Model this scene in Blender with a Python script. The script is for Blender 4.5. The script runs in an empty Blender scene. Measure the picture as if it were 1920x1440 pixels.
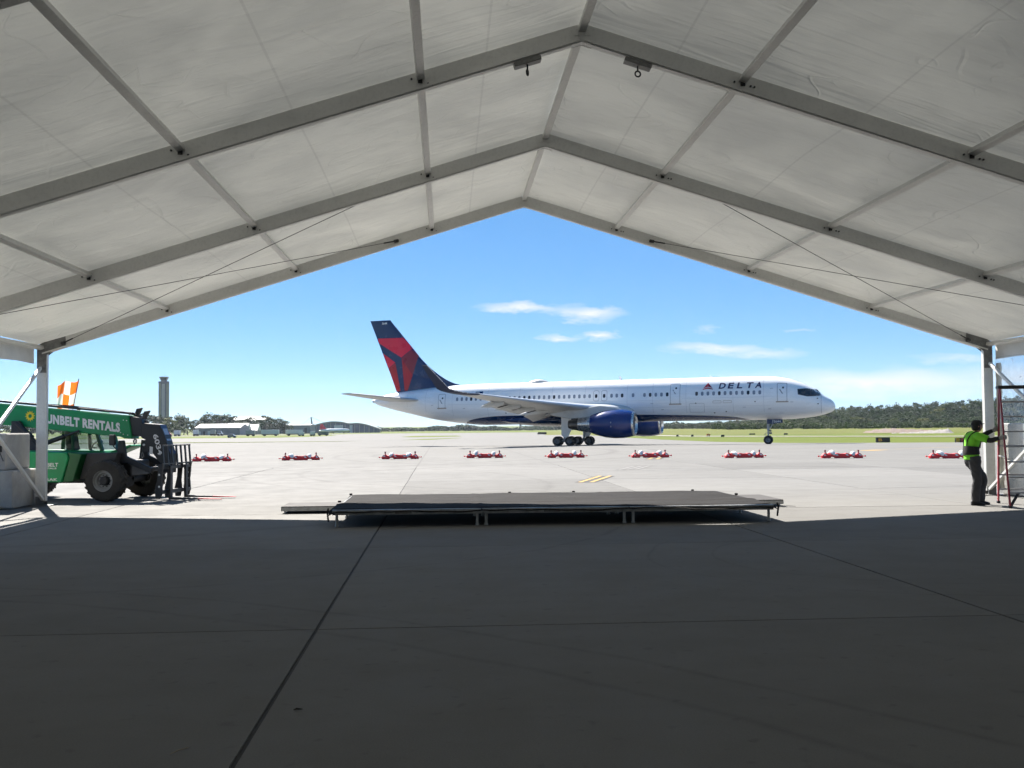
import bpy, bmesh, math, random
import numpy as np
from mathutils import Vector, Matrix

random.seed(7)
rng = np.random.default_rng(7)
sc = bpy.context.scene
col = sc.collection
PI = math.pi
R = math.radians

# ------------------------------------------------------------------ camera
CAM_H = 1.65
cam_d = bpy.data.cameras.new('camera')
cam_d.sensor_width = 36.0
cam_d.lens = 36.0 * 1941.5 / 1920.0
cam_d.clip_start = 0.05
cam_d.clip_end = 20000
cam_o = bpy.data.objects.new('camera', cam_d)
col.objects.link(cam_o)
_F = Vector((0.06789271, 0.99688285, 0.04018917)).normalized()
_R = Vector((0.99767984, -0.06763279, -0.00779362))
_R = (_R - _F * _R.dot(_F)).normalized()
_U = _R.cross(_F)
cam_o.matrix_world = Matrix(((_R.x, _U.x, -_F.x, 0), (_R.y, _U.y, -_F.y, 0), (_R.z, _U.z, -_F.z, CAM_H), (0, 0, 0, 1)))
sc.camera = cam_o

# ------------------------------------------------------------------ light and exposure
SUN = Vector((-0.42, 0.95, 1.0)).normalized()      # direction towards the sun
SUN_EL = math.asin(SUN.z)
SUN_AZ = math.atan2(SUN.x, SUN.y)                  # clockwise from +Y
sun_d = bpy.data.lights.new('sun', 'SUN')
sun_d.energy = 5.0
sun_d.angle = R(0.53)
sun_d.color = (1.0, 0.935, 0.85)
sun_o = bpy.data.objects.new('sun', sun_d)
sun_o.rotation_euler = (-SUN).to_track_quat('-Z', 'Y').to_euler()
col.objects.link(sun_o)

sc.view_settings.view_transform = 'Standard'
sc.view_settings.look = 'None'
sc.view_settings.exposure = 1.68
sc.view_settings.gamma = 1.0
sc.view_settings.use_curve_mapping = False
sc.render.engine = 'CYCLES'
sc.cycles.use_denoising = True
sc.cycles.denoiser = 'OPENIMAGEDENOISE'
sc.cycles.max_bounces = 6
sc.cycles.diffuse_bounces = 3
sc.cycles.glossy_bounces = 3
sc.cycles.transmission_bounces = 6
sc.cycles.transparent_max_bounces = 12
sc.cycles.volume_bounces = 0
sc.cycles.sample_clamp_indirect = 6.0
sc.cycles.use_light_tree = False
sc.cycles.use_adaptive_sampling = True
sc.cycles.adaptive_threshold = 0.02
sc.cycles.caustics_reflective = False
sc.cycles.caustics_refractive = False


class N:
    """small wrapper that makes shader graphs readable"""
    def __init__(s, tree):
        s.t = tree
        s.n = tree.nodes
        s.l = tree.links

    def new(s, kind, **kw):
        nd = s.n.new(kind)
        for k, v in kw.items():
            if k.startswith('i_'):
                key = k[2:].replace('_', ' ')
                nd.inputs[key].default_value = v
            else:
                setattr(nd, k, v)
        return nd

    def link(s, a, b):
        s.l.new(a, b)

    def put(s, sock, v):
        if hasattr(v, 'is_linked') or isinstance(v, bpy.types.NodeSocket):
            s.l.new(v, sock)
        else:
            sock.default_value = v

    def m(s, op, a, b=0.0, c=0.0, clamp=False):
        nd = s.n.new('ShaderNodeMath')
        nd.operation = op
        nd.use_clamp = clamp
        s.put(nd.inputs[0], a)
        if len(nd.inputs) > 1:
            s.put(nd.inputs[1], b)
        if op in ('MULTIPLY_ADD', 'SMOOTH_MIN', 'WRAP', 'COMPARE', 'SMOOTH_MAX'):
            s.put(nd.inputs[2], c)
        return nd.outputs[0]

    def mix(s, fac, a, b, mode='MIX'):
        nd = s.n.new('ShaderNodeMix')
        nd.data_type = 'RGBA'
        nd.blend_type = mode
        s.put(nd.inputs[0], fac)
        s.put(nd.inputs[6], a)
        s.put(nd.inputs[7], b)
        return nd.outputs[2]

    def ramp(s, fac, pts, interp='LINEAR'):
        nd = s.n.new('ShaderNodeValToRGB')
        cr = nd.color_ramp
        cr.interpolation = interp
        while len(cr.elements) < len(pts):
            cr.elements.new(0.5)
        for e, (p, c) in zip(cr.elements, pts):
            e.position = p
            e.color = c if len(c) == 4 else (*c, 1)
        s.put(nd.inputs[0], fac)
        return nd.outputs[0]

    def noise(s, vec, scale, detail=4.0, rough=0.55, dist=0.0):
        nd = s.n.new('ShaderNodeTexNoise')
        if vec is not None:
            s.link(vec, nd.inputs['Vector'])
        nd.inputs['Scale'].default_value = scale
        nd.inputs['Detail'].default_value = detail
        nd.inputs['Roughness'].default_value = rough
        nd.inputs['Distortion'].default_value = dist
        return nd.outputs[0]

    def mapping(s, vec, scale=(1, 1, 1), loc=(0, 0, 0), rot=(0, 0, 0)):
        nd = s.n.new('ShaderNodeMapping')
        s.link(vec, nd.inputs[0])
        nd.inputs['Scale'].default_value = scale
        nd.inputs['Location'].default_value = loc
        nd.inputs['Rotation'].default_value = rot
        return nd.outputs[0]

    def bump(s, height, strength=0.3, dist=0.01):
        nd = s.n.new('ShaderNodeBump')
        nd.inputs['Strength'].default_value = strength
        nd.inputs['Distance'].default_value = dist
        s.link(height, nd.inputs['Height'])
        return nd.outputs[0]


# ------------------------------------------------------------------ sky
world = bpy.data.worlds.new('World')
sc.world = world
world.use_nodes = True
W = N(world.node_tree)
W.n.clear()
sky = W.new('ShaderNodeTexSky', sky_type='NISHITA')
sky.sun_disc = False
sky.sun_elevation = SUN_EL
sky.sun_rotation = SUN_AZ
sky.altitude = 130
sky.air_density = 0.45
sky.dust_density = 0.0
sky.ozone_density = 5.0
tc = W.new('ShaderNodeTexCoord')
sep = W.new('ShaderNodeSeparateXYZ')
W.link(tc.outputs['Generated'], sep.inputs[0])
yy = W.m('MAXIMUM', sep.outputs[1], 0.02)
gu = W.m('DIVIDE', sep.outputs[0], yy)
gv = W.m('DIVIDE', sep.outputs[2], yy)
comb = W.new('ShaderNodeCombineXYZ')
W.link(gu, comb.inputs[0])
W.link(W.m('MULTIPLY', gv, 3.2), comb.inputs[1])
warp1 = W.noise(comb.outputs[0], 10.0, 2.0, 0.6)
warp2 = W.noise(comb.outputs[0], 34.0, 3.0, 0.65)
wv = W.m('ADD', W.m('MULTIPLY_ADD', warp1, 0.022, -0.011), W.m('MULTIPLY_ADD', warp2, 0.012, -0.006))
comb2 = W.new('ShaderNodeCombineXYZ')
W.link(W.m('ADD', gu, W.m('MULTIPLY_ADD', warp2, 0.05, -0.025)), comb2.inputs[0])
W.link(W.m('ADD', gv, wv), comb2.inputs[1])
clouds = [  # u, v, half width, half height, strength
    (0.078, 0.1130, 0.056, 0.0055, 0.75), (0.142, 0.1105, 0.044, 0.0090, 0.85),
    (0.115, 0.0852, 0.023, 0.0045, 0.72), (0.155, 0.0880, 0.024, 0.0070, 0.80),
    (0.272, 0.0735, 0.066, 0.0068, 0.66), (0.315, 0.0695, 0.050, 0.0062, 0.52),
    (0.258, 0.0908, 0.014, 0.0038, 0.28), (0.355, 0.0928, 0.020, 0.0034, 0.28),
    (0.520, 0.0640, 0.065, 0.0044, 0.36),
    (0.430, 0.0390, 0.190, 0.0180, 0.75), (0.640, 0.0460, 0.200, 0.0170, 0.70)]
mask = None
for (u0, v0, a, b, st) in clouds:
    vm = W.new('ShaderNodeVectorMath', operation='MULTIPLY_ADD')
    W.link(comb2.outputs[0], vm.inputs[0])
    vm.inputs[1].default_value = (1 / a, 1 / b, 0)
    vm.inputs[2].default_value = (-u0 / a, -v0 / b, 0)
    vl = W.new('ShaderNodeVectorMath', operation='LENGTH')
    W.link(vm.outputs[0], vl.inputs[0])
    k = W.m('MULTIPLY', W.m('SUBTRACT', 1.0, vl.outputs['Value'], clamp=True), st * 1.35)
    mask = k if mask is None else W.m('MAXIMUM', mask, k)
front = W.m('GREATER_THAN', sep.outputs[1], 0.05)
mask = W.m('MULTIPLY', W.m('MULTIPLY', mask, front), W.m('MULTIPLY_ADD', warp2, 0.9, 0.45), clamp=True)
gam = W.new('ShaderNodeGamma')
gam.inputs['Gamma'].default_value = 0.55
W.link(sky.outputs[0], gam.inputs['Color'])
hsv = W.new('ShaderNodeHueSaturation')
hsv.inputs['Saturation'].default_value = 1.5
W.link(gam.outputs[0], hsv.inputs['Color'])
skycol = W.mix(mask, hsv.outputs[0], (2.75, 2.8, 2.85, 1))
bg = W.new('ShaderNodeBackground')
bg.inputs['Strength'].default_value = 0.113
W.link(skycol, bg.inputs[0])
world.cycles.sampling_method = 'MANUAL'
world.cycles.sample_map_resolution = 512
wo = W.new('ShaderNodeOutputWorld')
W.link(bg.outputs[0], wo.inputs[0])


# ------------------------------------------------------------------ materials
MATS = {}


def pm(name, c, rough=0.5, metal=0.0, var=0.08, scale=4.0, bump=0.0, bscale=60.0, coat=0.0, spec=0.5, dirt=0.0, dirtcol=(0.05, 0.045, 0.04), dscale=2.0, space='Object', bdist=0.005, stretch=(1, 1, 1)):
    """principled material with procedural tone variation, optional dirt and fine relief"""
    if name in MATS:
        return MATS[name]
    m = bpy.data.materials.new(name)
    m.use_nodes = True
    T = N(m.node_tree)
    T.n.clear()
    out = T.new('ShaderNodeOutputMaterial')
    p = T.new('ShaderNodeBsdfPrincipled')
    T.link(p.outputs[0], out.inputs[0])
    tcn = T.new('ShaderNodeTexCoord')
    if space == 'World':
        vec = T.new('ShaderNodeNewGeometry').outputs['Position']
    else:
        vec = tcn.outputs['Object']
    if stretch != (1, 1, 1):
        vec = T.mapping(vec, scale=stretch)
    nz = T.noise(vec, scale, 3.0, 0.6)
    lo = tuple(max(0, x * (1 - var)) for x in c)
    hi = tuple(min(1, x * (1 + var)) for x in c)
    colr = T.ramp(nz, [(0.3, lo), (0.7, hi)])
    if dirt > 0:
        dz = T.noise(vec, dscale, 4.0, 0.65)
        f = T.m('MULTIPLY', T.ramp(dz, [(0.48, (0, 0, 0)), (0.75, (1, 1, 1))]), dirt)
        colr = T.mix(f, colr, (*dirtcol, 1))
    T.link(colr, p.inputs['Base Color'])
    p.inputs['Metallic'].default_value = metal
    rz = T.ramp(nz, [(0.25, (max(0, rough - 0.06),) * 3), (0.75, (min(1, rough + 0.06),) * 3)])
    T.link(rz, p.inputs['Roughness'])
    p.inputs['Specular IOR Level'].default_value = spec
    p.inputs['Coat Weight'].default_value = coat
    p.inputs['Coat Roughness'].default_value = 0.08
    if bump > 0:
        bn = T.noise(vec, bscale, 2.0, 0.6)
        T.link(T.bump(bn, bump, bdist), p.inputs['Normal'])
    MATS[name] = m
    return m


# ------------------------------------------------------------------ mesh helpers
def newobj(name, me, parent=None):
    o = bpy.data.objects.new(name, me)
    col.objects.link(o)
    if parent is not None:
        o.parent = parent
    return o


def empty(name, loc=(0, 0, 0), rz=0.0):
    o = bpy.data.objects.new(name, None)
    o.location = loc
    o.rotation_euler = (0, 0, rz)
    o.empty_display_size = 0.2
    col.objects.link(o)
    return o


def tag(o, label=None, cat=None, group=None, kind=None):
    if label:
        o['label'] = label
    if cat:
        o['category'] = cat
    if group:
        o['group'] = group
    if kind:
        o['kind'] = kind
    return o


def thing(name, label, cat, loc=(0, 0, 0), rz=0.0, group=None):
    return tag(empty(name, loc, rz), label, cat, group)


def copy_tree(o, parent=None):
    c = o.copy()
    col.objects.link(c)
    c.parent = parent
    for ch in list(o.children):
        copy_tree(ch, c)
    return c


class MB:
    def __init__(s):
        s.v = []
        s.f = []
        s.mi = []

    def add(s, vs, fs, mi=0):
        b = len(s.v)
        s.v += [tuple(x) for x in vs]
        s.f += [tuple(i + b for i in f) for f in fs]
        s.mi += [mi] * len(fs)
        return s

    def box(s, x0, x1, y0, y1, z0, z1, mi=0):
        vs = [(x0, y0, z0), (x1, y0, z0), (x1, y1, z0), (x0, y1, z0), (x0, y0, z1), (x1, y0, z1), (x1, y1, z1), (x0, y1, z1)]
        return s.add(vs, [(0, 3, 2, 1), (4, 5, 6, 7), (0, 1, 5, 4), (1, 2, 6, 5), (2, 3, 7, 6), (3, 0, 4, 7)], mi)

    def beam(s, p, q, w, h, up=(0, 0, 1), mi=0):
        p, q = Vector(p), Vector(q)
        d = (q - p).normalized()
        u = Vector(up)
        if abs(d.dot(u)) > 0.98:
            u = Vector((0, 1, 0))
        sd = d.cross(u).normalized() * (w / 2)
        u = sd.cross(d).normalized() * (h / 2)
        vs = []
        for c in (p, q):
            vs += [c - sd - u, c + sd - u, c + sd + u, c - sd + u]
        return s.add(vs, [(0, 1, 2, 3), (7, 6, 5, 4), (0, 4, 5, 1), (1, 5, 6, 2), (2, 6, 7, 3), (3, 7, 4, 0)], mi)

    def tube(s, pts, r, n=10, mi=0, cap=True, sy=1.0):
        pts = [Vector(p) for p in pts]
        rs = r if isinstance(r, (list, tuple)) else [r] * len(pts)
        rings = []
        ref = None
        for i, p in enumerate(pts):
            d = (pts[min(i + 1, len(pts) - 1)] - pts[max(i - 1, 0)]).normalized()
            if ref is None:
                ref = Vector((0, 0, 1)) if abs(d.z) < 0.9 else Vector((0, 1, 0))
            a = d.cross(ref).normalized()
            b = a.cross(d).normalized()
            ref = b
            rings.append([p + (a * math.cos(t) + b * math.sin(t) * sy) * rs[i] for t in (2 * PI * k / n for k in range(n))])
        vs = [x for rg in rings for x in rg]
        fs = []
        for i in range(len(pts) - 1):
            for k in range(n):
                k2 = (k + 1) % n
                fs.append((i * n + k, i * n + k2, (i + 1) * n + k2, (i + 1) * n + k))
        if cap:
            fs.append(tuple(range(n - 1, -1, -1)))
            fs.append(tuple((len(pts) - 1) * n + k for k in range(n)))
        return s.add(vs, fs, mi)

    def prism(s, poly, a0, a1, axis='y', mi=0):
        """poly of 2D points extruded along axis; axis y: (x,z), axis x: (y,z), axis z: (x,y)"""
        def pt(p, a):
            if axis == 'y':
                return (p[0], a, p[1])
            if axis == 'x':
                return (a, p[0], p[1])
            return (p[0], p[1], a)
        n = len(poly)
        vs = [pt(p, a0) for p in poly] + [pt(p, a1) for p in poly]
        fs = [tuple(range(n)), tuple(range(2 * n - 1, n - 1, -1))]
        for i in range(n):
            j = (i + 1) % n
            fs.append((j, i, n + i, n + j))
        return s.add(vs, fs, mi)

    def lathe(s, prof, c=(0, 0, 0), axis='x', n=32, mi=0, a0=0.0, a1=2 * PI):
        """prof: list of (along axis, radius)"""
        vs = []
        full = abs(a1 - a0 - 2 * PI) < 1e-6
        m = n if full else n + 1
        for (t, r) in prof:
            for k in range(m):
                a = a0 + (a1 - a0) * k / n
                u, w = r * math.cos(a), r * math.sin(a)
                if axis == 'x':
                    vs.append((c[0] + t, c[1] + u, c[2] + w))
                elif axis == 'y':
                    vs.append((c[0] + u, c[1] + t, c[2] + w))
                else:
                    vs.append((c[0] + u, c[1] + w, c[2] + t))
        fs = []
        for i in range(len(prof) - 1):
            for k in range(n):
                k2 = (k + 1) % m
                fs.append((i * m + k, i * m + k2, (i + 1) * m + k2, (i + 1) * m + k))
        return s.add(vs, fs, mi)

    def loft(s, rings, cap=True, mi=0):
        n = len(rings[0])
        vs = [p for r in rings for p in r]
        fs = []
        for i in range(len(rings) - 1):
            for k in range(n):
                k2 = (k + 1) % n
                fs.append((i * n + k, i * n + k2, (i + 1) * n + k2, (i + 1) * n + k))
        if cap:
            fs.append(tuple(range(n - 1, -1, -1)))
            fs.append(tuple((len(rings) - 1) * n + k for k in range(n)))
        return s.add(vs, fs, mi)

    def grid(s, nu, nv, fn, mi=0):
        vs = [fn(i / nu, j / nv) for j in range(nv + 1) for i in range(nu + 1)]
        fs = [(j * (nu + 1) + i, j * (nu + 1) + i + 1, (j + 1) * (nu + 1) + i + 1, (j + 1) * (nu + 1) + i) for j in range(nv) for i in range(nu)]
        return s.add(vs, fs, mi)

    def mesh(s, name, mats, smooth=False, bevel=0.0, fixn=True, angle=40):
        me = bpy.data.meshes.new(name)
        me.from_pydata(s.v, [], s.f)
        if fixn or bevel:
            bm = bmesh.new()
            bm.from_mesh(me)
            if fixn:
                bmesh.ops.recalc_face_normals(bm, faces=bm.faces)
            if bevel:
                eds = [e for e in bm.edges if len(e.link_faces) == 2 and e.calc_face_angle(0) > 0.5]
                bmesh.ops.bevel(bm, geom=eds, offset=bevel, segments=1, affect='EDGES', clamp_overlap=True)
            bm.to_mesh(me)
            bm.free()
        if not isinstance(mats, (list, tuple)):
            mats = [mats]
        for m in mats:
            me.materials.append(m)
        if not bevel and len(mats) > 1:
            me.polygons.foreach_set('material_index', s.mi)
        if smooth:
            me.polygons.foreach_set('use_smooth', [True] * len(me.polygons))
            me.set_sharp_from_angle(angle=R(angle))
        me.update()
        return me

    def build(s, name, mats, parent=None, smooth=False, bevel=0.0, fixn=True, angle=40):
        return newobj(name, s.mesh(name, mats, smooth, bevel, fixn, angle), parent)


def text_faces(body, size=1.0, bold=0.0, shear=0.0, spacing=1.0, cuts=0):
    """verts, faces of a flat text in its own xy plane (left at 0, baseline at 0)"""
    cu = bpy.data.curves.new('tmp_text', 'FONT')
    cu.body = body
    cu.size = size
    cu.offset = bold
    cu.shear = shear
    cu.space_character = spacing
    cu.resolution_u = 3
    o = bpy.data.objects.new('tmp_text', cu)
    col.objects.link(o)
    dg = bpy.context.evaluated_depsgraph_get()
    me = bpy.data.meshes.new_from_object(o.evaluated_get(dg))
    bpy.data.objects.remove(o)
    bpy.data.curves.remove(cu)
    bm = bmesh.new()
    bm.from_mesh(me)
    bpy.data.meshes.remove(me)
    bmesh.ops.triangulate(bm, faces=bm.faces)
    if cuts:
        bmesh.ops.subdivide_edges(bm, edges=bm.edges, cuts=cuts, use_grid_fill=True)
    bm.verts.index_update()
    vs = [(v.co.x, v.co.y) for v in bm.verts]
    fs = [tuple(v.index for v in f.verts) for f in bm.faces]
    bm.free()
    return vs, fs


def fit_text(body, x0, x1, y0, y1, **kw):
    """text scaled to fill the rectangle"""
    vs, fs = text_faces(body, 1.0, **kw)
    a = np.array(vs)
    mn, mx = a.min(0), a.max(0)
    a = (a - mn) / (mx - mn)
    return [(x0 + (x1 - x0) * p[0], y0 + (y1 - y0) * p[1]) for p in a], fs


def poly_faces(poly, cuts=2):
    """verts, faces of a flat polygon, subdivided"""
    bm = bmesh.new()
    f = bm.faces.new([bm.verts.new((p[0], p[1], 0)) for p in poly])
    bmesh.ops.triangulate(bm, faces=[f])
    if cuts:
        bmesh.ops.subdivide_edges(bm, edges=bm.edges, cuts=cuts, use_grid_fill=True)
    bm.verts.index_update()
    vs = [(v.co.x, v.co.y) for v in bm.verts]
    fs = [tuple(v.index for v in f.verts) for f in bm.faces]
    bm.free()
    return vs, fs


def pchip(xs, ys, x):
    xs, ys = np.asarray(xs, float), np.asarray(ys, float)
    h = np.diff(xs)
    d = np.diff(ys) / h
    m = np.zeros_like(ys)
    m[0], m[-1] = d[0], d[-1]
    for i in range(1, len(xs) - 1):
        if d[i - 1] * d[i] > 0:
            w1, w2 = 2 * h[i] + h[i - 1], h[i] + 2 * h[i - 1]
            m[i] = (w1 + w2) / (w1 / d[i - 1] + w2 / d[i])
    x = np.clip(np.asarray(x, float), xs[0], xs[-1])
    k = np.clip(np.searchsorted(xs, x) - 1, 0, len(xs) - 2)
    t = (x - xs[k]) / h[k]
    return (2 * t**3 - 3 * t**2 + 1) * ys[k] + (t**3 - 2 * t**2 + t) * h[k] * m[k] + (-2 * t**3 + 3 * t**2) * ys[k + 1] + (t**3 - t**2) * h[k] * m[k + 1]


GY = [-6000, 40, 90, 112, 240, 1000, 12000]
GZ = [0, 0, -0.175, -0.494, -1.2, -3.6, -3.6]


def gz(y):
    return float(np.interp(y, GY, GZ))


def at(u, v, y):
    """world point seen at photo pixel (u, v) on the plane Y = y"""
    d = _F + _R * ((u - 960) / 1941.5) + _U * ((720 - v) / 1941.5)
    t = y / d.y
    return Vector((d.x * t, y, CAM_H + d.z * t))


def wx(u, y):
    return at(u, 800, y).x
# ================================================================== SETTING: ground, pavements, grass
SX0, SDX = -1.028, 5.80      # slab joints across
SY0, SDY = 8.62, 5.70        # slab joints in depth


def concrete_mat(name, joints):
    m = bpy.data.materials.new(name)
    m.use_nodes = True
    T = N(m.node_tree)
    T.n.clear()
    out = T.new('ShaderNodeOutputMaterial')
    p = T.new('ShaderNodeBsdfPrincipled')
    T.link(p.outputs[0], out.inputs[0])
    pos = T.new('ShaderNodeNewGeometry').outputs['Position']
    big = T.noise(pos, 0.16, 3.0, 0.6)
    mid = T.noise(pos, 1.3, 4.0, 0.65)
    fine = T.noise(pos, 90.0, 1.0, 0.6)
    streak = T.noise(T.mapping(pos, scale=(0.10, 1.1, 1), rot=(0, 0, 0.12)), 1.0, 3.0, 0.6, 0.4)
    broom = T.noise(T.mapping(pos, scale=(3.0, 120.0, 1)), 1.0, 2.0, 0.5)
    c = T.ramp(big, [(0.3, (0.139, 0.138, 0.132)), (0.7, (0.172, 0.170, 0.162))])
    c = T.mix(T.m('MULTIPLY', T.ramp(mid, [(0.45, (0, 0, 0)), (0.8, (1, 1, 1))]), 0.22), c, (0.088, 0.089, 0.087, 1))
    c = T.mix(T.m('MULTIPLY', T.ramp(streak, [(0.50, (0, 0, 0)), (0.74, (1, 1, 1))]), 0.20), c, (0.096, 0.092, 0.088, 1))
    spots = T.noise(pos, 7.0, 1.0, 0.5)
    c = T.mix(T.m('MULTIPLY', T.ramp(spots, [(0.67, (0, 0, 0)), (0.76, (1, 1, 1))]), 0.55), c, (0.09, 0.088, 0.085, 1))
    c = T.mix(0.28, c, T.ramp(fine, [(0.3, (0.110, 0.110, 0.106)), (0.7, (0.185, 0.183, 0.174))]))
    # faint curved rubber marks left by turning wheels
    sp = T.new('ShaderNodeSeparateXYZ')
    T.link(pos, sp.inputs[0])
    wob = T.m('MULTIPLY', T.m('SUBTRACT', big, 0.5), 0.8)
    tot = None
    for (cx, cy, r, w, st) in ((5.6, 12.6, 2.2, 0.035, 0.22), (5.6, 12.6, 3.0, 0.035, 0.25), (-9, -2, 13.2, 0.07, 0.28), (-9, -2, 13.9, 0.06, 0.28), (-6, 20, 9.5, 0.07, 0.28), (20, 62, 24.0, 0.30, 0.35), (20, 62, 26.2, 0.30, 0.35), (8, 38, 13.0, 0.18, 0.32), (8, 38, 15.0, 0.18, 0.30), (-14, 30, 17, 0.2, 0.25), (-30, 75, 42, 0.45, 0.4), (-30, 75, 45, 0.4, 0.35)):
        d = T.m('SQRT', T.m('ADD', T.m('POWER', T.m('SUBTRACT', sp.outputs[0], cx), 2.0), T.m('POWER', T.m('SUBTRACT', sp.outputs[1], cy), 2.0)))
        d = T.m('ABSOLUTE', T.m('ADD', T.m('SUBTRACT', d, r), wob))
        k = T.m('MULTIPLY', T.m('SUBTRACT', 1.0, T.m('DIVIDE', d, w), clamp=True), st)
        tot = k if tot is None else T.m('MAXIMUM', tot, k)
    tot = T.m('MULTIPLY', tot, T.ramp(mid, [(0.30, (0.25,) * 3), (0.55, (1, 1, 1))]))
    c = T.mix(tot, c, (0.058, 0.055, 0.053, 1))
    if joints:
        fx = T.m('ABSOLUTE', T.m('SUBTRACT', T.m('FRACT', T.m('DIVIDE', T.m('SUBTRACT', sp.outputs[0], SX0 + SDX / 2), SDX)), 0.5))
        fy = T.m('ABSOLUTE', T.m('SUBTRACT', T.m('FRACT', T.m('DIVIDE', T.m('SUBTRACT', sp.outputs[1], SY0 + SDY / 2), SDY)), 0.5))
        jl = T.m('MAXIMUM', T.m('LESS_THAN', fx, 0.006), T.m('LESS_THAN', fy, 0.006))
        c = T.mix(T.m('MULTIPLY', jl, 0.55), c, (0.09, 0.088, 0.085, 1))
    oi = T.new('ShaderNodeObjectInfo')
    if not joints:
        v = T.m('ADD', T.m('MULTIPLY', oi.outputs['Random'], 0.26), 0.87)
        hs = T.new('ShaderNodeHueSaturation')
        T.link(c, hs.inputs['Color'])
        T.link(v, hs.inputs['Value'])
        c = hs.outputs[0]
    T.link(c, p.inputs['Base Color'])
    T.link(T.ramp(mid, [(0.3, (0.78,) * 3), (0.7, (0.95,) * 3)]), p.inputs['Roughness'])
    p.inputs['Specular IOR Level'].default_value = 0.18
    hgt = T.m('ADD', T.m('MULTIPLY', fine, 0.5), T.m('MULTIPLY', broom, 0.35))
    T.link(T.bump(hgt, 0.35, 0.004), p.inputs['Normal'])
    return m


M_CONC = concrete_mat('concrete_slab', False)
M_CONCF = concrete_mat('concrete_far', True)
M_SEAL = pm('joint_sealant', (0.034, 0.033, 0.032), 0.8, var=0.25, scale=8, space='World')


def grass_mat(name, a, b, c2):
    m = bpy.data.materials.new(name)
    m.use_nodes = True
    T = N(m.node_tree)
    T.n.clear()
    out = T.new('ShaderNodeOutputMaterial')
    p = T.new('ShaderNodeBsdfPrincipled')
    T.link(p.outputs[0], out.inputs[0])
    pos = T.new('ShaderNodeNewGeometry').outputs['Position']
    n1 = T.noise(T.mapping(pos, scale=(0.02, 0.05, 1)), 1.0, 6.0, 0.65)
    n2 = T.noise(pos, 0.6, 5.0, 0.7)
    c = T.ramp(n1, [(0.30, a), (0.52, b), (0.75, c2)])
    c = T.mix(0.45, c, T.ramp(n2, [(0.3, tuple(x * 0.6 for x in b)), (0.7, tuple(x * 1.25 for x in c2))]))
    T.link(c, p.inputs['Base Color'])
    p.inputs['Roughness'].default_value = 0.9
    p.inputs['Specular IOR Level'].default_value = 0.15
    T.link(T.bump(n2, 0.9, 0.15), p.inputs['Normal'])
    return m


M_GRASS = grass_mat('grass', (0.062, 0.092, 0.005), (0.080, 0.112, 0.006), (0.100, 0.118, 0.012))
M_HILLGRASS = grass_mat('dry_grass', (0.070, 0.092, 0.010), (0.094, 0.112, 0.015), (0.122, 0.122, 0.028))
M_ROAD = pm('pale_road', (0.29, 0.275, 0.24), 0.85, var=0.12, scale=0.4, space='World')


def sheet_rows(name, rows, dz, mat, nx=1, kind='structure', step=20.0):
    """ground sheet: rows of (Y, x left, x right), following the fall of the ground"""
    ys = sorted(set([r[0] for r in rows] + [y for y in GY if rows[0][0] < y < rows[-1][0]] + list(np.arange(rows[0][0], rows[-1][0], step))))
    yr = [r[0] for r in rows]
    b = MB()
    vs, fs = [], []
    for y in ys:
        xl, xr = np.interp(y, yr, [r[1] for r in rows]), np.interp(y, yr, [r[2] for r in rows])
        for i in range(nx + 1):
            vs.append((xl + (xr - xl) * i / nx, y, gz(y) + dz))
    n = nx + 1
    for j in range(len(ys) - 1):
        for i in range(nx):
            fs.append((j * n + i, j * n + i + 1, (j + 1) * n + i + 1, (j + 1) * n + i))
    b.add(vs, fs)
    o = b.build(name, mat, fixn=False)
    if kind:
        o['kind'] = kind
    return o


# grass and soil reaching the horizon
sheet_rows('ground', [(-400, -6000, 6000), (1000, -6000, 6000), (11000, -9000, 9000)], -0.06, M_GRASS, nx=4, step=200)

# concrete apron: one sheet with real slabs set on it near the tent
NX0, NX1, NY0, NY1 = -4, 5, -3, 6
XA, XB = SX0 + NX0 * SDX, SX0 + NX1 * SDX
YA, YB = SY0 + NY0 * SDY, SY0 + NY1 * SDY
ab = MB()
for (x0, x1, y0, y1) in ((-300, XA, -60, YB), (XB, 300, -60, YB), (XA, XB, -60, YA)):
    ab.add([(x0, y0, 0), (x1, y0, 0), (x1, y1, 0), (x0, y1, 0)], [(0, 1, 2, 3)])
edge = [(YB, 300), (75.9, 300), (76, 72), (88, 51.5), (92.6, 47.7), (103.5, 40.6), (128, 34.4), (166, 35.4), (214, 38.7)]
left = [(YB, -300), (176, -300), (177, -41), (182, -18), (206, -4), (214, -1)]
ysr = sorted(set([e[0] for e in edge] + [e[0] for e in left] + [90, 112] + list(np.arange(50, 210, 8))))
vs, fs = [], []
for y in ysr:
    xl = np.interp(y, [e[0] for e in left], [e[1] for e in left])
    xr = np.interp(y, [e[0] for e in edge], [e[1] for e in edge])
    vs += [(xl, y, gz(y)), (xr, y, gz(y))]
for i in range(len(ysr) - 1):
    fs.append((2 * i, 2 * i + 1, 2 * i + 3, 2 * i + 2))
ab.add(vs, fs)
apron = ab.build('apron', M_CONCF, fixn=False)
apron['kind'] = 'structure'
sb = MB()
sb.add([(XA, YA, -0.012), (XB, YA, -0.012), (XB, YB, -0.012), (XA, YB, -0.012)], [(0, 1, 2, 3)])
sb.build('joint_sealant', M_SEAL, apron, fixn=False)
gx, gy = 0.028, 0.017
slab = MB()
hx, hy, t, e = SDX / 2 - gx / 2, SDY / 2 - gy / 2, 0.05, 0.0015
slab.loft([[(-hx, -hy, -t), (hx, -hy, -t), (hx, hy, -t), (-hx, hy, -t)], [(-hx, -hy, -e), (hx, -hy, -e), (hx, hy, -e), (-hx, hy, -e)],
           [(-hx + e, -hy + e, 0), (hx - e, -hy + e, 0), (hx - e, hy - e, 0), (-hx + e, hy - e, 0)]])
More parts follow.
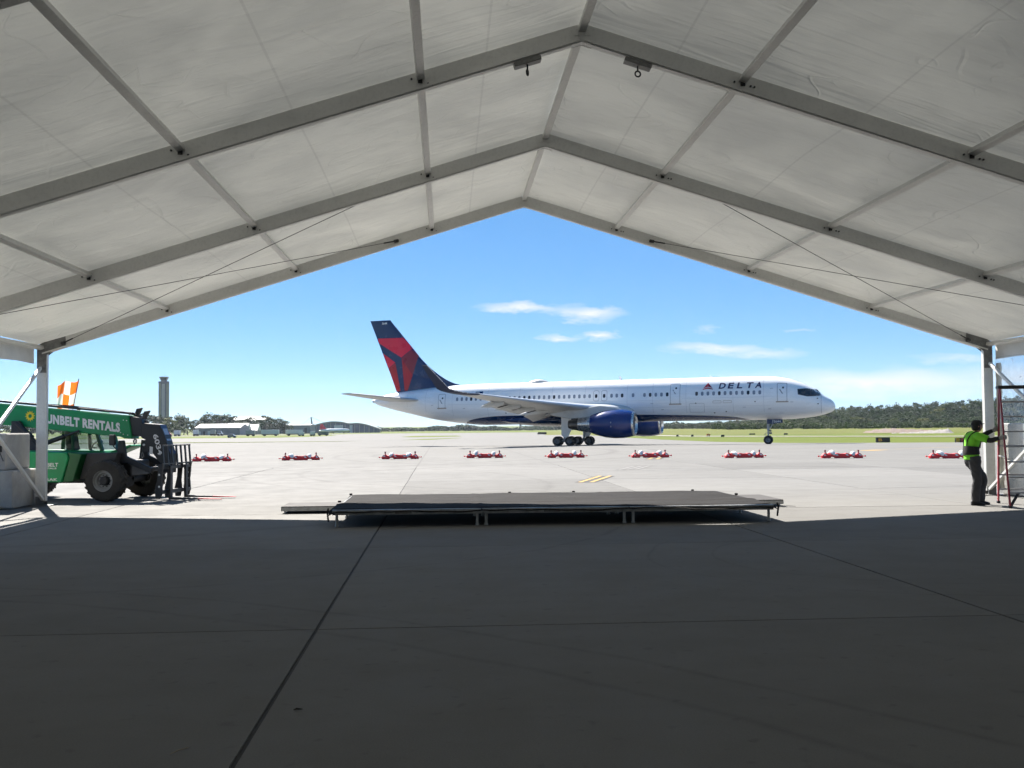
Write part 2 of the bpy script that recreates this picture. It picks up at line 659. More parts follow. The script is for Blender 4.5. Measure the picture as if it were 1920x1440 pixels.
slab_me = slab.mesh('slab', M_CONC)
for i in range(NX0, NX1):
    for j in range(NY0, NY1):
        o = newobj('slab', slab_me, apron)
        o.location = (SX0 + (i + 0.5) * SDX, SY0 + (j + 0.5) * SDY, random.uniform(-0.0015, 0.0015))

# taxiways and the service road beyond
sheet_rows('taxiway', [(186, -600, -16), (206, -600, -3), (214, -600, 38.7), (300, -600, 44), (420, -600, 50), (600, -600, 60)], 0.004, M_CONCF)
sheet_rows('grass_strip', [(182, -600, -22), (188, -600, -14), (194, -600, -60)], 0.012, M_GRASS)
sheet_rows('grass_strip', [(206, -8, -2), (232, -4, 2), (250, 3, 5)], 0.012, M_GRASS)
sheet_rows('grass_strip', [(318, -60, -50), (345, -600, -44), (400, -600, -40), (430, -130, -44), (470, -70, -50)], 0.012, M_GRASS)
sheet_rows('grass_strip', [(290, -9, 0), (306, -12, 6), (350, -10, 5)], 0.012, M_GRASS)
sheet_rows('grass_strip', [(480, -600, -60), (530, -600, -40), (560, -600, -90)], 0.012, M_HILLGRASS)
road = MB()
pl = [(52, 420), (55, 310), (60, 246), (75, 212), (92, 182), (118, 150), (170, 110)]
vs = []
for (x0, y0) in pl:
    w = 6.5
    vs += [(x0 - w * .4, y0 - w, gz(y0 - w) + .02), (x0 + w * .4, y0 + w, gz(y0 + w) + .02)]
road.add(vs, [(2 * i, 2 * i + 2, 2 * i + 3, 2 * i + 1) for i in range(len(pl) - 1)])
ro = road.build('perimeter_road', M_ROAD)
ro['kind'] = 'structure'


def smooth(a, b, x):
    t = min(1, max(0, (x - a) / (b - a)))
    return t * t * (3 - 2 * t)


def hill_z(x, y):
    r = x / max(y, 1)
    b = 1.3 * smooth(300, 470, y) * smooth(0.06, 0.20, r)
    b += 6.5 * smooth(0.32, 0.62, r) * smooth(520, 680, y)
    return gz(y) + b


hb = MB()
hb.grid(40, 30, lambda u, v: ((lambda r, y: (r * y, y, hill_z(r * y, y) + 0.03 * math.sin(r * 90) - 0.04))(0.10 + 0.75 * u, 285 + 500 * v)))
tag(hb.build('grass_hill', M_HILLGRASS, smooth=True), kind='structure')

# painted markings on the apron
M_YEL = pm('yellow_paint', (0.36, 0.235, 0.075), 0.75, spec=0.2, var=0.12, scale=6, dirt=0.5, dirtcol=(0.2, 0.18, 0.15), dscale=5, space='World')
M_BLKP = pm('black_paint', (0.05, 0.05, 0.052), 0.8, spec=0.2, var=0.2, scale=6, dirt=0.4, dirtcol=(0.18, 0.17, 0.16), dscale=4, space='World')
M_WHTP = pm('white_paint', (0.20, 0.198, 0.19), 0.8, spec=0.2, var=0.1, scale=6, dirt=0.5, dirtcol=(0.22, 0.21, 0.2), dscale=5, space='World')


def stripe(name, p, q, w, mat, z, label):
    p, q = Vector(p), Vector(q)
    d = (q - p).normalized()
    n = Vector((-d.y, d.x)) * (w / 2)
    b = MB()
    k = max(2, int((q - p).length))
    vs = []
    for i in range(k + 1):
        c = p + (q - p) * (i / k)
        for sg in (-1, 1):
            a = c + n * sg
            vs.append((a.x, a.y, gz(a.y) + z))
    b.add(vs, [(2 * i, 2 * i + 1, 2 * i + 3, 2 * i + 2) for i in range(k)])
    o = b.build(name, mat, fixn=False)
    o['kind'] = 'structure'
    return o


bk = stripe('pavement_marking', (4.12, 29.7), (5.27, 33.3), 0.62, M_BLKP, 0.004, '')
for dx in (-0.165, 0.165):
    o = stripe('yellow_stripe', (4.12 + dx, 29.7), (5.27 + dx, 33.3), 0.14, M_YEL, 0.008, '')
    del o['kind']
    o.parent = bk
bk = stripe('pavement_marking', (6.8, 37.8), (7.9, 40.8), 0.9, pm('faded_paint', (0.125, 0.123, 0.118), 0.85, var=0.1, space='World', spec=0.2), 0.004, '')
for dx in (-0.3, 0.0, 0.3):
    o = stripe('white_stripe', (6.8 + dx, 37.8), (7.9 + dx, 40.8), 0.12, M_WHTP, 0.008, '')
    del o['kind']
    o.parent = bk
bk = stripe('pavement_marking', (10.2, 49.8), (10.9, 52.2), 0.8, M_BLKP, 0.004, '')
for dx in (-0.2, 0.2):
    o = stripe('yellow_stripe', (10.2 + dx, 49.8), (10.9 + dx, 52.2), 0.17, M_YEL, 0.008, '')
    del o['kind']
    o.parent = bk
stripe('pavement_marking', (26.2, 63.0), (28.2, 64.9), 1.1, M_YEL, 0.004, '')
stripe('pavement_marking', (29.5, 66.2), (60, 90), 0.15, M_YEL, 0.004, '')
# ================================================================== FRAME TENT
TX, TYAW, SKEW, BAY = (1.7511, 22.9444), -0.005, -0.0137, 4.9636
ZR, SL = 6.6588, 0.3102
LE_ = 10.5204
PUR = [2.0656, 5.0547, 7.8479]
NB = 6
cth, sth = math.cos(TYAW), math.sin(TYAW)
M_ALU = pm('aluminium_profile', (0.68, 0.675, 0.65), 0.40, 0.2, var=0.06, scale=2, dirt=0.16, dirtcol=(0.14, 0.14, 0.13), dscale=22, bump=0.15, bscale=40)
M_ALUD = pm('galvanised_steel', (0.20, 0.20, 0.195), 0.5, 0.6, var=0.25, scale=12, dirt=0.4, dscale=14)
M_BLACKM = pm('black_steel', (0.03, 0.03, 0.032), 0.5, 0.3, var=0.2, scale=10)
M_CABLE = pm('steel_cable', (0.10, 0.10, 0.10), 0.45, 0.7, var=0.1)


def fabric_mat():
    m = bpy.data.materials.new('roof_vinyl')
    m.use_nodes = True
    T = N(m.node_tree)
    T.n.clear()
    out = T.new('ShaderNodeOutputMaterial')
    o = T.new('ShaderNodeTexCoord').outputs['Object']
    oi = T.new('ShaderNodeObjectInfo')
    off = T.new('ShaderNodeVectorMath')
    off.operation = 'SCALE'
    cb = T.new('ShaderNodeCombineXYZ')
    for i in range(3):
        T.link(T.m('MULTIPLY', oi.outputs['Random'], 37.0 + 11 * i), cb.inputs[i])
    ad = T.new('ShaderNodeVectorMath')
    ad.operation = 'ADD'
    T.link(o, ad.inputs[0])
    T.link(cb.outputs[0], ad.inputs[1])
    v = ad.outputs[0]
    blot = T.noise(v, 0.42, 3.0, 0.6, 0.8)
    dirt = T.noise(T.mapping(v, scale=(0.4, 1.6, 1)), 1.3, 4.0, 0.7)
    c = T.ramp(blot, [(0.28, (0.63, 0.63, 0.60)), (0.55, (0.71, 0.703, 0.655)), (0.75, (0.735, 0.722, 0.668))])
    c = T.mix(T.m('MULTIPLY', T.ramp(dirt, [(0.52, (0, 0, 0)), (0.80, (1, 1, 1))]), 0.30), c, (0.40, 0.39, 0.37, 1))
    # welded seams of the sheet
    sp = T.new('ShaderNodeSeparateXYZ')
    T.link(o, sp.inputs[0])
    fx = T.m('ABSOLUTE', T.m('SUBTRACT', T.m('FRACT', T.m('DIVIDE', sp.outputs[0], 2.45)), 0.5))
    seam = T.m('LESS_THAN', fx, 0.006)
    c = T.mix(T.m('MULTIPLY', seam, 0.22), c, (0.33, 0.32, 0.31, 1))
    # creases: long soft folds across the slope, sharp folding lines, fine ripples near the frames
    w1 = T.noise(T.mapping(v, scale=(0.55, 3.4, 1)), 1.0, 2.0, 0.55, 0.7)
    w2 = T.noise(T.mapping(v, scale=(0.9, 20.0, 1), rot=(0, 0, 0.05)), 1.0, 1.0, 0.5, 0.5)
    ridge = T.m('ABSOLUTE', T.m('SUBTRACT', T.noise(T.mapping(v, rot=(0, 0, 0.7)), 0.8, 1.0, 0.4, 0.8), 0.5))
    fold = T.m('SUBTRACT', 1.0, T.m('DIVIDE', ridge, 0.012), clamp=True)
    ridge2 = T.m('ABSOLUTE', T.m('SUBTRACT', T.noise(T.mapping(v, rot=(0, 0, -0.5), loc=(5, 9, 0)), 0.6, 1.0, 0.4, 0.6), 0.47))
    fold = T.m('ADD', fold, T.m('SUBTRACT', 1.0, T.m('DIVIDE', ridge2, 0.010), clamp=True))
    fold = T.m('MULTIPLY', fold, T.ramp(T.noise(v, 0.9, 1.0, 0.5), [(0.48, (0, 0, 0)), (0.62, (1, 1, 1))]))
    hgt = T.m('ADD', T.m('ADD', T.m('MULTIPLY', w1, 0.8), T.m('MULTIPLY', w2, 0.10)), T.m('MULTIPLY', fold, 0.16))
    nrm = T.bump(hgt, 0.5, 0.11)
    df = T.new('ShaderNodeBsdfPrincipled')
    T.link(c, df.inputs['Base Color'])
    df.inputs['Roughness'].default_value = 0.42
    df.inputs['Specular IOR Level'].default_value = 0.35
    T.link(nrm, df.inputs['Normal'])
    tr = T.new('ShaderNodeBsdfTranslucent')
    T.link(T.mix(1.0, c, (0.93, 0.96, 0.955, 1), 'MULTIPLY'), tr.inputs['Color'])
    T.link(nrm, tr.inputs['Normal'])
    mx = T.new('ShaderNodeMixShader')
    T.link(T.ramp(blot, [(0.30, (0.068,) * 3), (0.70, (0.096,) * 3)]), mx.inputs[0])
    T.link(df.outputs[0], mx.inputs[1])
    T.link(tr.outputs[0], mx.inputs[2])
    T.link(mx.outputs[0], out.inputs[0])
    return m


M_FAB = fabric_mat()


def vinyl_mat():
    m = bpy.data.materials.new('clear_vinyl')
    m.use_nodes = True
    T = N(m.node_tree)
    T.n.clear()
    out = T.new('ShaderNodeOutputMaterial')
    o = T.new('ShaderNodeTexCoord').outputs['Object']
    n = T.noise(o, 3.0, 5.0, 0.6, 0.8)
    tp = T.new('ShaderNodeBsdfTransparent')
    tp.inputs['Color'].default_value = (0.90, 0.92, 0.93, 1)
    gl = T.new('ShaderNodeBsdfGlossy')
    gl.inputs['Roughness'].default_value = 0.12
    T.link(T.bump(n, 0.5, 0.05), gl.inputs['Normal'])
    df = T.new('ShaderNodeBsdfTranslucent')
    df.inputs['Color'].default_value = (0.75, 0.78, 0.80, 1)
    m1 = T.new('ShaderNodeMixShader')
    T.link(T.ramp(n, [(0.35, (0.08,) * 3), (0.7, (0.35,) * 3)]), m1.inputs[0])
    T.link(tp.outputs[0], m1.inputs[1])
    T.link(df.outputs[0], m1.inputs[2])
    m2 = T.new('ShaderNodeMixShader')
    m2.inputs[0].default_value = 0.06
    T.link(m1.outputs[0], m2.inputs[1])
    T.link(gl.outputs[0], m2.inputs[2])
    T.link(m2.outputs[0], out.inputs[0])
    return m


M_VINYL = vinyl_mat()
M_CANVAS = pm('cream_canvas', (0.60, 0.55, 0.42), 0.85, var=0.15, scale=6, bump=0.5, bscale=20, dirt=0.3, dirtcol=(0.3, 0.27, 0.2))
M_VAL = pm('white_vinyl_valance', (0.70, 0.70, 0.68), 0.45, var=0.06, scale=3, bump=0.3, bscale=6, bdist=0.02)

tent = thing('frame_tent', 'large white gabled frame tent with aluminium rafters, open at the front', 'tent',
             (cth * TX[0] - sth * TX[1], sth * TX[0] + cth * TX[1], 0), TYAW)


def TL(lx, ly, z):
    return Vector((lx, ly + SKEW * lx, z))


def zc(lx):
    return ZR - SL * abs(lx)


RH, RW = 0.235, 0.115
for k in range(NB + 1):
    ly = -k * BAY
    for s in (-1, 1):
        b = MB()
        a, e = TL(0.0, ly, zc(0)), TL(s * (LE_ + 0.02), ly, zc(LE_ + 0.02))
        b.beam(a + Vector((s * 0.02, 0, 0)), e, RW, RH)
        ra = b.build('rafter', M_ALU, tent, bevel=0.008)
        g = MB()
        nrm = Vector((s * SL, 0, 1)).normalized()
        for dy in (-1, 1):                       # keder rails along the lower edge
            g.beam(a + Vector((s * 0.06, dy * (RW / 2 + 0.012), 0)) - nrm * (RH / 2 - 0.02), e + Vector((0, dy * (RW / 2 + 0.012), 0)) - nrm * (RH / 2 - 0.02), 0.026, 0.03)
        g.build('keder_rail', M_ALU, ra)
        p = MB()
        p.beam(TL(s * LE_, ly, 0.10), TL(s * LE_, ly, zc(LE_) - 0.02), RW, 0.215, up=(1, 0, 0))
        po = p.build('post', M_ALU, tent, bevel=0.008)
        bp = MB()
        c = TL(s * LE_, ly, 0)
        bp.box(c.x - 0.26, c.x + 0.26, c.y - 0.22, c.y + 0.22, 0.004, 0.022)
        bp.box(c.x - 0.09, c.x + 0.09, c.y - 0.10, c.y - 0.075, 0.022, 0.20)
        bp.box(c.x - 0.09, c.x + 0.09, c.y + 0.075, c.y + 0.10, 0.022, 0.20)
        bp.tube([(c.x, c.y - 0.14, 0.13), (c.x, c.y + 0.14, 0.13)], 0.022, 8)
        bp.build('base_plate', M_ALUD, tent)
        # knee bracket: steel plates at the eave corner
        kb = MB()
        for dy in (-RW / 2 - 0.007, RW / 2 + 0.001):
            y0 = c.y + dy
            x = c.x
            zz = zc(LE_)
            q = [(x + s * 0.10, zz - 0.52), (x + s * 0.10, zz + 0.06), (x - s * 0.02, zz + 0.135), (x - s * 0.50, zz + 0.275), (x - s * 0.52, zz + 0.07), (x - s * 0.24, zz - 0.03), (x - s * 0.10, zz - 0.14), (x - s * 0.10, zz - 0.52)]
            kb.prism(q, y0, y0 + 0.006)
            for (bx, bz) in ((0.04, -0.42), (0.04, -0.1), (-0.02, 0.05), (-0.40, 0.16), (-0.2, 0.09)):
                kb.tube([(x + s * bx, y0 - 0.012, zz + bz), (x + s * bx, y0 + 0.016, zz + bz)], 0.016, 6)
        kb.build('knee_bracket', M_ALUD, tent)
    # ridge plate
    rp = MB()
    for dy in (-RW / 2 - 0.008, RW / 2 + 0.002):
        rp.prism([(-0.13, ZR - 0.16), (0, ZR - 0.12), (0.13, ZR - 0.16), (0.13, ZR + 0.07), (0, ZR + 0.11), (-0.13, ZR + 0.07)], ly + dy, ly + dy + 0.006)
        for bx in (-0.09, 0.09, -0.05, 0.05):
            rp.tube([(bx, ly + dy - 0.01, ZR - 0.03), (bx, ly + dy + 0.014, ZR - 0.03)], 0.014, 6)
    rp.build('ridge_plate', M_ALU, tent)
    if k < NB:
        for lx in [0] + PUR + [-q for q in PUR] + [LE_, -LE_]:
            b = MB()
            z = zc(lx) + (0.05 if abs(lx) < LE_ else 0.02)
            p0, p1 = TL(lx, ly - RW / 2 - 0.002, z), TL(lx, ly - BAY + RW / 2 + 0.002, z)
            sgn = 0 if lx == 0 else math.copysign(1, lx)
            b.beam(p0, p1, 0.10, 0.075, up=(sgn * SL, 0, 1))
            b.build('purlin' if abs(lx) < LE_ else 'eave_purlin', M_ALU, tent, bevel=0.006)
    # brackets where purlins meet the rafter
    for lx in PUR + [-q for q in PUR]:
        b = MB()
        for dy in (-1, 1):
            c = TL(lx, ly + dy * (RW / 2 + 0.010), zc(lx))
            b.box(c.x - 0.028, c.x + 0.028, c.y - 0.009, c.y + 0.009, c.z - 0.030, c.z + 0.020)
            for (ox, oz) in ((-0.11, 0.02), (0.10, -0.035), (0.15, -0.045)):
                b.tube([(c.x + ox, c.y - 0.012, c.z + oz), (c.x + ox, c.y + 0.006, c.z + oz)], 0.013, 6)
        b.build('purlin_bracket', M_BLACKM, tent)

# roof vinyl: one sheet per bay and slope, slightly billowed
for k in range(NB):
    for s in (-1, 1):
        r0, r1 = random.uniform(0, 50), random.uniform(0, 50)

        def fn(u, v, k=k, s=s, r0=r0, r1=r1):
            lx = s * (0.0 + u * (LE_ + 0.14))
            t = v
            ly = -k * BAY - t * BAY
            edge_ = math.sin(PI * t)
            lift = 0.055 * edge_ * (0.6 + 0.4 * math.sin(abs(lx) * 0.8 + r0))
            lift += 0.016 * edge_ * math.sin(abs(lx) * 2.3 + r1 + 3 * t) + 0.008 * edge_ * math.sin(abs(lx) * 6.1 + r0 + 9 * t)
            return TL(lx, ly, zc(lx) + RH / 2 + 0.012 + lift)
        b = MB()
        b.grid(46, 22, fn)
        b.build('roof_panel', M_FAB, tent, smooth=True, fixn=False, angle=80)

# valances and side walls
for s in (-1, 1):
    for k in range(NB):
        def fv(u, v, k=k, s=s):
            ly = -k * BAY - 0.10 - u * (BAY - 0.20)
            return TL(s * (LE_ + 0.15 + 0.02 * math.sin(u * 23 + k) * (1 - v)), ly, 3.07 + 0.385 * v + 0.012 * math.sin(u * 9) * (1 - v))
        b = MB()
        b.grid(40, 4, fv)
        b.build('valance', M_VAL, tent, smooth=True, fixn=False)
for k in range(NB):
    def fw(u, v, k=k):
        ly = -k * BAY - 0.16 - u * (BAY - 0.24)
        return TL(LE_ + 0.10 + 0.025 * math.sin(u * 14 + 3 * v) + 0.012 * math.sin(u * 41 + v * 5), ly, 0.06 + v * 3.05)
    b = MB()
    b.grid(48, 16, fw)
    b.build('side_curtain', M_VINYL if k < 2 else M_VAL, tent, smooth=True, fixn=False)  # opaque rear bays are unseen, added to darken the tent floor
for k in range(2, NB):  # unseen left rear walls, added to keep light off the floor
    def fw2(u, v, k=k):
        ly = -k * BAY - 0.16 - u * (BAY - 0.24)
        return TL(-LE_ - 0.10 - 0.025 * math.sin(u * 14 + 3 * v), ly, 0.06 + v * 2.9)
    b = MB()
    b.grid(24, 6, fw2)
    b.build('side_curtain', M_VAL, tent, smooth=True, fixn=False)
# unseen back gable behind the viewer, added to cut light on the floor
b = MB()
ye = -NB * BAY + 0.10
b.grid(40, 1, lambda u, v: TL(-LE_ + 2 * LE_ * u, ye + 0.03 * math.sin(u * 60), (0.05, zc(-LE_ + 2 * LE_ * u) - 0.1)[int(v > 0.5)]))
b.build('added_end_wall', M_VAL, tent, smooth=True, fixn=False)
# gathered curtain edge tied to the right front post
gp = []
for i in range(40):
    z = 0.12 + i * (2.86 / 39)
    gp.append((TL(LE_ + 0.165 + 0.005 * math.sin(i * 1.7), -0.19, z), 0.060 + 0.005 * math.sin(i * 2.4) + 0.003 * math.sin(i * 5.1)))
b = MB()
b.tube([g[0] for g in gp], [g[1] for g in gp], 12)
b.build('gathered_curtain', M_CANVAS, tent, smooth=True)

# side bracing (square tube, crossing) in the front bay of both sides
for s in (-1, 1):
    for (za, zb, dx) in ((2.98, 0.14, 0.0), (0.14, 2.98, -0.075)):
        b = MB()
        b.beam(TL(s * (LE_ + dx), -0.12, za), TL(s * (LE_ + dx), -BAY + 0.12, zb), 0.065, 0.065)
        b.build('side_brace', M_ALU, tent, bevel=0.006)
# roof bracing cables in the front bay
for s in (-1, 1):
    for (la, lb) in ((10.05, 2.85), (2.85, 10.2)):
        b = MB()
        b.tube([TL(s * la, -0.10, zc(la) - 0.02), TL(s * lb, -BAY + 0.10, zc(lb) - 0.02)], 0.0065, 6)
        c = b.build('bracing_cable', M_CABLE, tent)
        t0, t1 = TL(s * la, -0.10, zc(la) - 0.02), TL(s * lb, -BAY + 0.10, zc(lb) - 0.02)
        d = (t1 - t0).normalized()
        b = MB()
        b.tube([t0 - d * 0.05, t0 + d * 0.05, t0 + d * 0.06, t0 + d * 0.32], [0.035, 0.035, 0.016, 0.016], 8)
        b.build('turnbuckle', M_BLACKM, c)
# two hanging points clamped under the third frame
for lx in (-0.70, 0.72):
    ly = -2 * BAY
    z = zc(lx) - RH / 2 - 0.035
    c = TL(lx, ly, z)
    s = math.copysign(1, lx)
    b = MB()
    dx = Vector((0.17, 0, -s * SL * 0.17))
    b.beam(c - dx, c + dx, 0.15, 0.06)
    cl = b.build('hanging_clamp', M_ALUD, tent, bevel=0.006)
    b = MB()
    b.tube([c - Vector((0, 0, 0.03)), c - Vector((0, 0, 0.095))], 0.011, 8)
    ang = 1.2 if lx < 0 else 0.15
    rr = []
    for i in range(15):
        t = 2 * PI * i / 14
        rr.append(c + Vector((0.036 * math.cos(t) * math.cos(ang), 0.036 * math.cos(t) * math.sin(ang), -0.13 + 0.036 * math.sin(t))))
    b.tube(rr, 0.011, 6, cap=False)
    b.build('eye_bolt', M_BLACKM, cl)

# concrete ballast blocks outside the front posts
M_BALL = pm('ballast_concrete', (0.34, 0.335, 0.32), 0.85, var=0.12, scale=3, bump=0.6, bscale=30, bdist=0.01, dirt=0.5, dirtcol=(0.22, 0.21, 0.20), dscale=2.5)
M_BALLR = pm('pale_ballast_concrete', (0.40, 0.395, 0.38), 0.85, var=0.10, scale=3, bump=0.6, bscale=30, bdist=0.01, dirt=0.3, dirtcol=(0.4, 0.38, 0.35), dscale=2.5)
M_HOLE = pm('painted_hole_shade', (0.03, 0.03, 0.03), 0.9)


def ballast(s, z0, z1, x0, x1, y0, y1, label, mat, holes, base):
    o = thing('concrete_block', label, 'concrete block', tent.matrix_basis @ TL(s * (x0 + x1) / 2, (y0 + y1) / 2, z0), TYAW, 'ballast blocks at the tent posts')
    hx, hy, hz = (x1 - x0) / 2, (y1 - y0) / 2, z1 - z0
    m = MB()
    m.box(-hx, hx, -hy, hy, 0, hz)
    m.build('block', mat, o, bevel=0.025)
    for hxp in holes:
        r = MB()
        r.box(hxp - 0.055, hxp + 0.055, -hy - 0.014, -hy + 0.02, hz * 0.50, hz * 0.50 + 0.13)
        r.build('pocket_shade', M_HOLE, o)  # near-black box on the face, stands in for shade inside the hole
        r = MB()
        r.tube([(hxp, -hy - 0.03, hz * 0.55), (hxp + 0.05, -hy - 0.05, hz * 0.42), (hxp + 0.10, -hy - 0.04, hz * 0.25)], 0.012, 6)
        r.build('lifting_loop', M_CABLE, o)
    if base:
        r = MB()
        r.box(-hx - 0.1, hx - 0.25, -hy - 0.12, -hy - 0.01, 0.0, 0.07)
        r.build('base_rail', M_ALU, o)
    return o


ballast(-1, 0.012, 0.80, 10.70, 12.2, -1.05, 0.28, 'lower grey concrete ballast block beside the left tent post', M_BALL, [], True)
ballast(-1, 0.803, 1.57, 10.86, 12.15, -1.00, 0.22, 'upper grey concrete ballast block with square pockets beside the left tent post', M_BALL, [0.22, 0.50], False)
ballast(1, 0.012, 0.80, 10.80, 12.3, -1.30, 0.0, 'lower pale concrete ballast block behind the clear curtain at the right post', M_BALLR, [], False)
ballast(1, 0.803, 1.62, 10.80, 12.2, -1.25, -0.05, 'upper pale concrete ballast block behind the clear curtain at the right post', M_BALLR, [-0.4, 0.1], False)
# ================================================================== STAGE
M_CLOTH = None


def carpet_mat():
    m = bpy.data.materials.new('black_stage_cover')
    m.use_nodes = True
    T = N(m.node_tree)
    T.n.clear()
    out = T.new('ShaderNodeOutputMaterial')
    p = T.new('ShaderNodeBsdfPrincipled')
    T.link(p.outputs[0], out.inputs[0])
    o = T.new('ShaderNodeTexCoord').outputs['Object']
    n1 = T.noise(T.mapping(o, scale=(0.6, 2.2, 1), rot=(0, 0, 0.3)), 1.5, 6.0, 0.65, 1.0)
    n2 = T.noise(o, 160.0, 2.0, 0.5)
    wr = T.noise(T.mapping(o, scale=(1.2, 5.0, 1), rot=(0, 0, -0.25)), 1.6, 4.0, 0.55, 1.4)
    c = T.ramp(n1, [(0.3, (0.007, 0.007, 0.0075)), (0.72, (0.023, 0.0215, 0.0215))])
    T.link(c, p.inputs['Base Color'])
    p.inputs['Roughness'].default_value = 0.9
    p.inputs['Specular IOR Level'].default_value = 0.12
    h = T.m('ADD', T.m('MULTIPLY', wr, 1.0), T.m('MULTIPLY', n2, 0.05))
    T.link(T.bump(h, 0.7, 0.03), p.inputs['Normal'])
    return m


M_COVER = carpet_mat()
M_STALU = pm('stage_aluminium', (0.42, 0.43, 0.43), 0.4, 0.5, var=0.12, scale=6, dirt=0.4, dscale=8)
M_DECKTOP = pm('dark_deck_board', (0.040, 0.037, 0.036), 0.85, var=0.2, scale=5)
SXL, SXR, SYF, SYR, SZ = -1.80, 5.60, 17.22, 20.95, 0.285
SROT = -0.006
stage = thing('stage_platform', 'low black covered stage on silver legs at the edge of the tent shade', 'stage', ((SXL + SXR) / 2, (SYF + SYR) / 2, 0), SROT)
sw, sd = (SXR - SXL), (SYR - SYF)
mw = sw / 3
for i in range(3):
    x0, x1 = -sw / 2 + i * mw, -sw / 2 + (i + 1) * mw
    for j in range(2):
        y0, y1 = -sd / 2 + j * sd / 2, -sd / 2 + (j + 1) * sd / 2
        b = MB()
        g = 0.008
        b.box(x0 + g, x1 - g, y0 + g, y1 - g, SZ - 0.019, SZ - 0.002)
        dk = b.build('deck', M_STALU, stage)
        for bx_ in ((x0 + g, x1 - g, y0 + g, y0 + 0.05), (x0 + g, x1 - g, y1 - 0.05, y1 - g), (x0 + g, x0 + 0.05, y0 + 0.05, y1 - 0.05), (x1 - 0.05, x1 - g, y0 + 0.05, y1 - 0.05)):
            b = MB()
            b.box(*bx_, SZ - 0.085, SZ - 0.02)
            b.build('frame_rail', M_STALU, dk)
        for lx in (x0 + 0.075, x1 - 0.075):
            for lyy in (y0 + 0.075, y1 - 0.075):
                if j == 1 and lyy < y1 - 0.2:
                    continue
                l = MB()
                l.tube([(lx, lyy, 0.004), (lx, lyy, 0.03), (lx, lyy, 0.031), (lx, lyy, SZ - 0.03)], [0.033, 0.033, 0.024, 0.024], 10)
                l.build('leg', M_STALU, stage, smooth=True)
        lt = MB()
        lt.box(x0 + mw * 0.42, x0 + mw * 0.53, y0 - 0.002, y0 + g + 0.001, SZ - 0.072, SZ - 0.038)
        lt.build('latch', M_ALUD, dk)


# cover: a loose black sheet over the deck, hanging a little at the front and sides
def cover_fn(u, v):
    x = -sw / 2 - 0.05 + u * (sw + 0.10)
    y = -sd / 2 - 0.05 + v * (sd + 0.10)
    z = SZ + 0.010 + 0.004 * math.sin(x * 2.1 + y * 1.3) + 0.003 * math.sin(x * 5.3 - y * 4.0) + 0.004 * math.sin(y * 3.4 + 0.4 * math.sin(x * 1.1))
    z += 0.016 * math.exp(-((y + 0.62 + 0.03 * math.sin(x * 1.7)) / 0.035) ** 2) + 0.008 * math.exp(-((y - 0.75) / 0.03) ** 2)
    z += 0.010 * math.exp(-((x - sw / 6 - 0.02 * y) / 0.04) ** 2) + 0.010 * math.exp(-((x + sw / 6 + 0.02 * y) / 0.04) ** 2)
    if v < 0.045:
        z -= (0.045 - v) / 0.045 * (0.055 + 0.010 * math.sin(x * 3.0) + 0.006 * math.sin(x * 11))
    if v > 0.975:
        z -= (v - 0.975) / 0.025 * 0.02
    if u < 0.012 or u > 0.988:
        q = (0.012 - u) / 0.012 if u < 0.5 else (u - 0.988) / 0.012
        z -= q * (0.03 + 0.02 * math.sin(y * 2.0))
    return (x, y, z)


b = MB()
b.grid(110, 44, cover_fn)
b.build('stage_cover', M_COVER, stage, smooth=True, fixn=False, angle=80)
# rolled cover edges and corner straps
M_STRAP = pm('black_strap', (0.02, 0.02, 0.021), 0.7)
for (x, y, r) in ((-sw / 2 - 0.03, sd / 2 - 0.03, 0.05), (-sw / 2 - 0.05, -0.15, 0.045), (sw / 2 + 0.02, sd / 2 - 1.35, 0.05), (-0.55, sd / 2 + 0.02, 0.03), (0.75, sd / 2 + 0.02, 0.035), (sw / 2 - 0.5, sd / 2 + 0.02, 0.035)):
    b = MB()
    b.lathe([(-0.03, 0.001), (-0.027, r * 0.42), (0.027, r * 0.42), (0.03, 0.001)], (x, y, SZ + 0.02), 'x', 12)
    b.build('edge_clip', M_STRAP, stage, smooth=True)
for (x, y) in ((-sw / 2 - 0.055, -sd / 2 + 0.02), (sw / 2 + 0.055, -sd / 2 + 0.02)):
    b = MB()
    pts = [(x, y, SZ + 0.03), (x * 1.004, y - 0.03, SZ - 0.03), (x * 1.002, y - 0.01, SZ - 0.12), (x, y, SZ - 0.19)]
    b.tube(pts, 0.016, 6)
    b.build('tie_strap', M_STRAP, stage)
b = MB()
b.beam((sw / 2 + 0.06, -sd / 2 + 0.03, SZ - 0.02), (sw / 2 + 0.36, -sd / 2 - 0.02, SZ - 0.03), 0.03, 0.006)
b.build('loose_strap', M_STRAP, stage)


def step_platform(cx, cy, w, d, z, label):
    o = thing('step_platform', label, 'platform', (cx, cy, 0), SROT, 'low step platforms at the stage ends')
    for bx_ in ((-w / 2, w / 2, -d / 2, -d / 2 + 0.04), (-w / 2, w / 2, d / 2 - 0.04, d / 2), (-w / 2, -w / 2 + 0.04, -d / 2 + 0.04, d / 2 - 0.04), (w / 2 - 0.04, w / 2, -d / 2 + 0.04, d / 2 - 0.04)):
        b = MB()
        b.box(*bx_, z - 0.085, z - 0.012)
        b.build('frame_rail', M_STALU, o)
    b = MB()
    b.box(-w / 2 + 0.004, w / 2 - 0.004, -d / 2 + 0.004, d / 2 - 0.004, z - 0.011, z + 0.004)
    b.build('deck_board', M_DECKTOP, o)
    for sx in (-1, 1):
        for sy in (-1, 1):
            l = MB()
            l.tube([(sx * (w / 2 - 0.07), sy * (d / 2 - 0.07), 0.003), (sx * (w / 2 - 0.07), sy * (d / 2 - 0.07), z - 0.02)], 0.024, 8)
            l.build('leg', M_STALU, o)


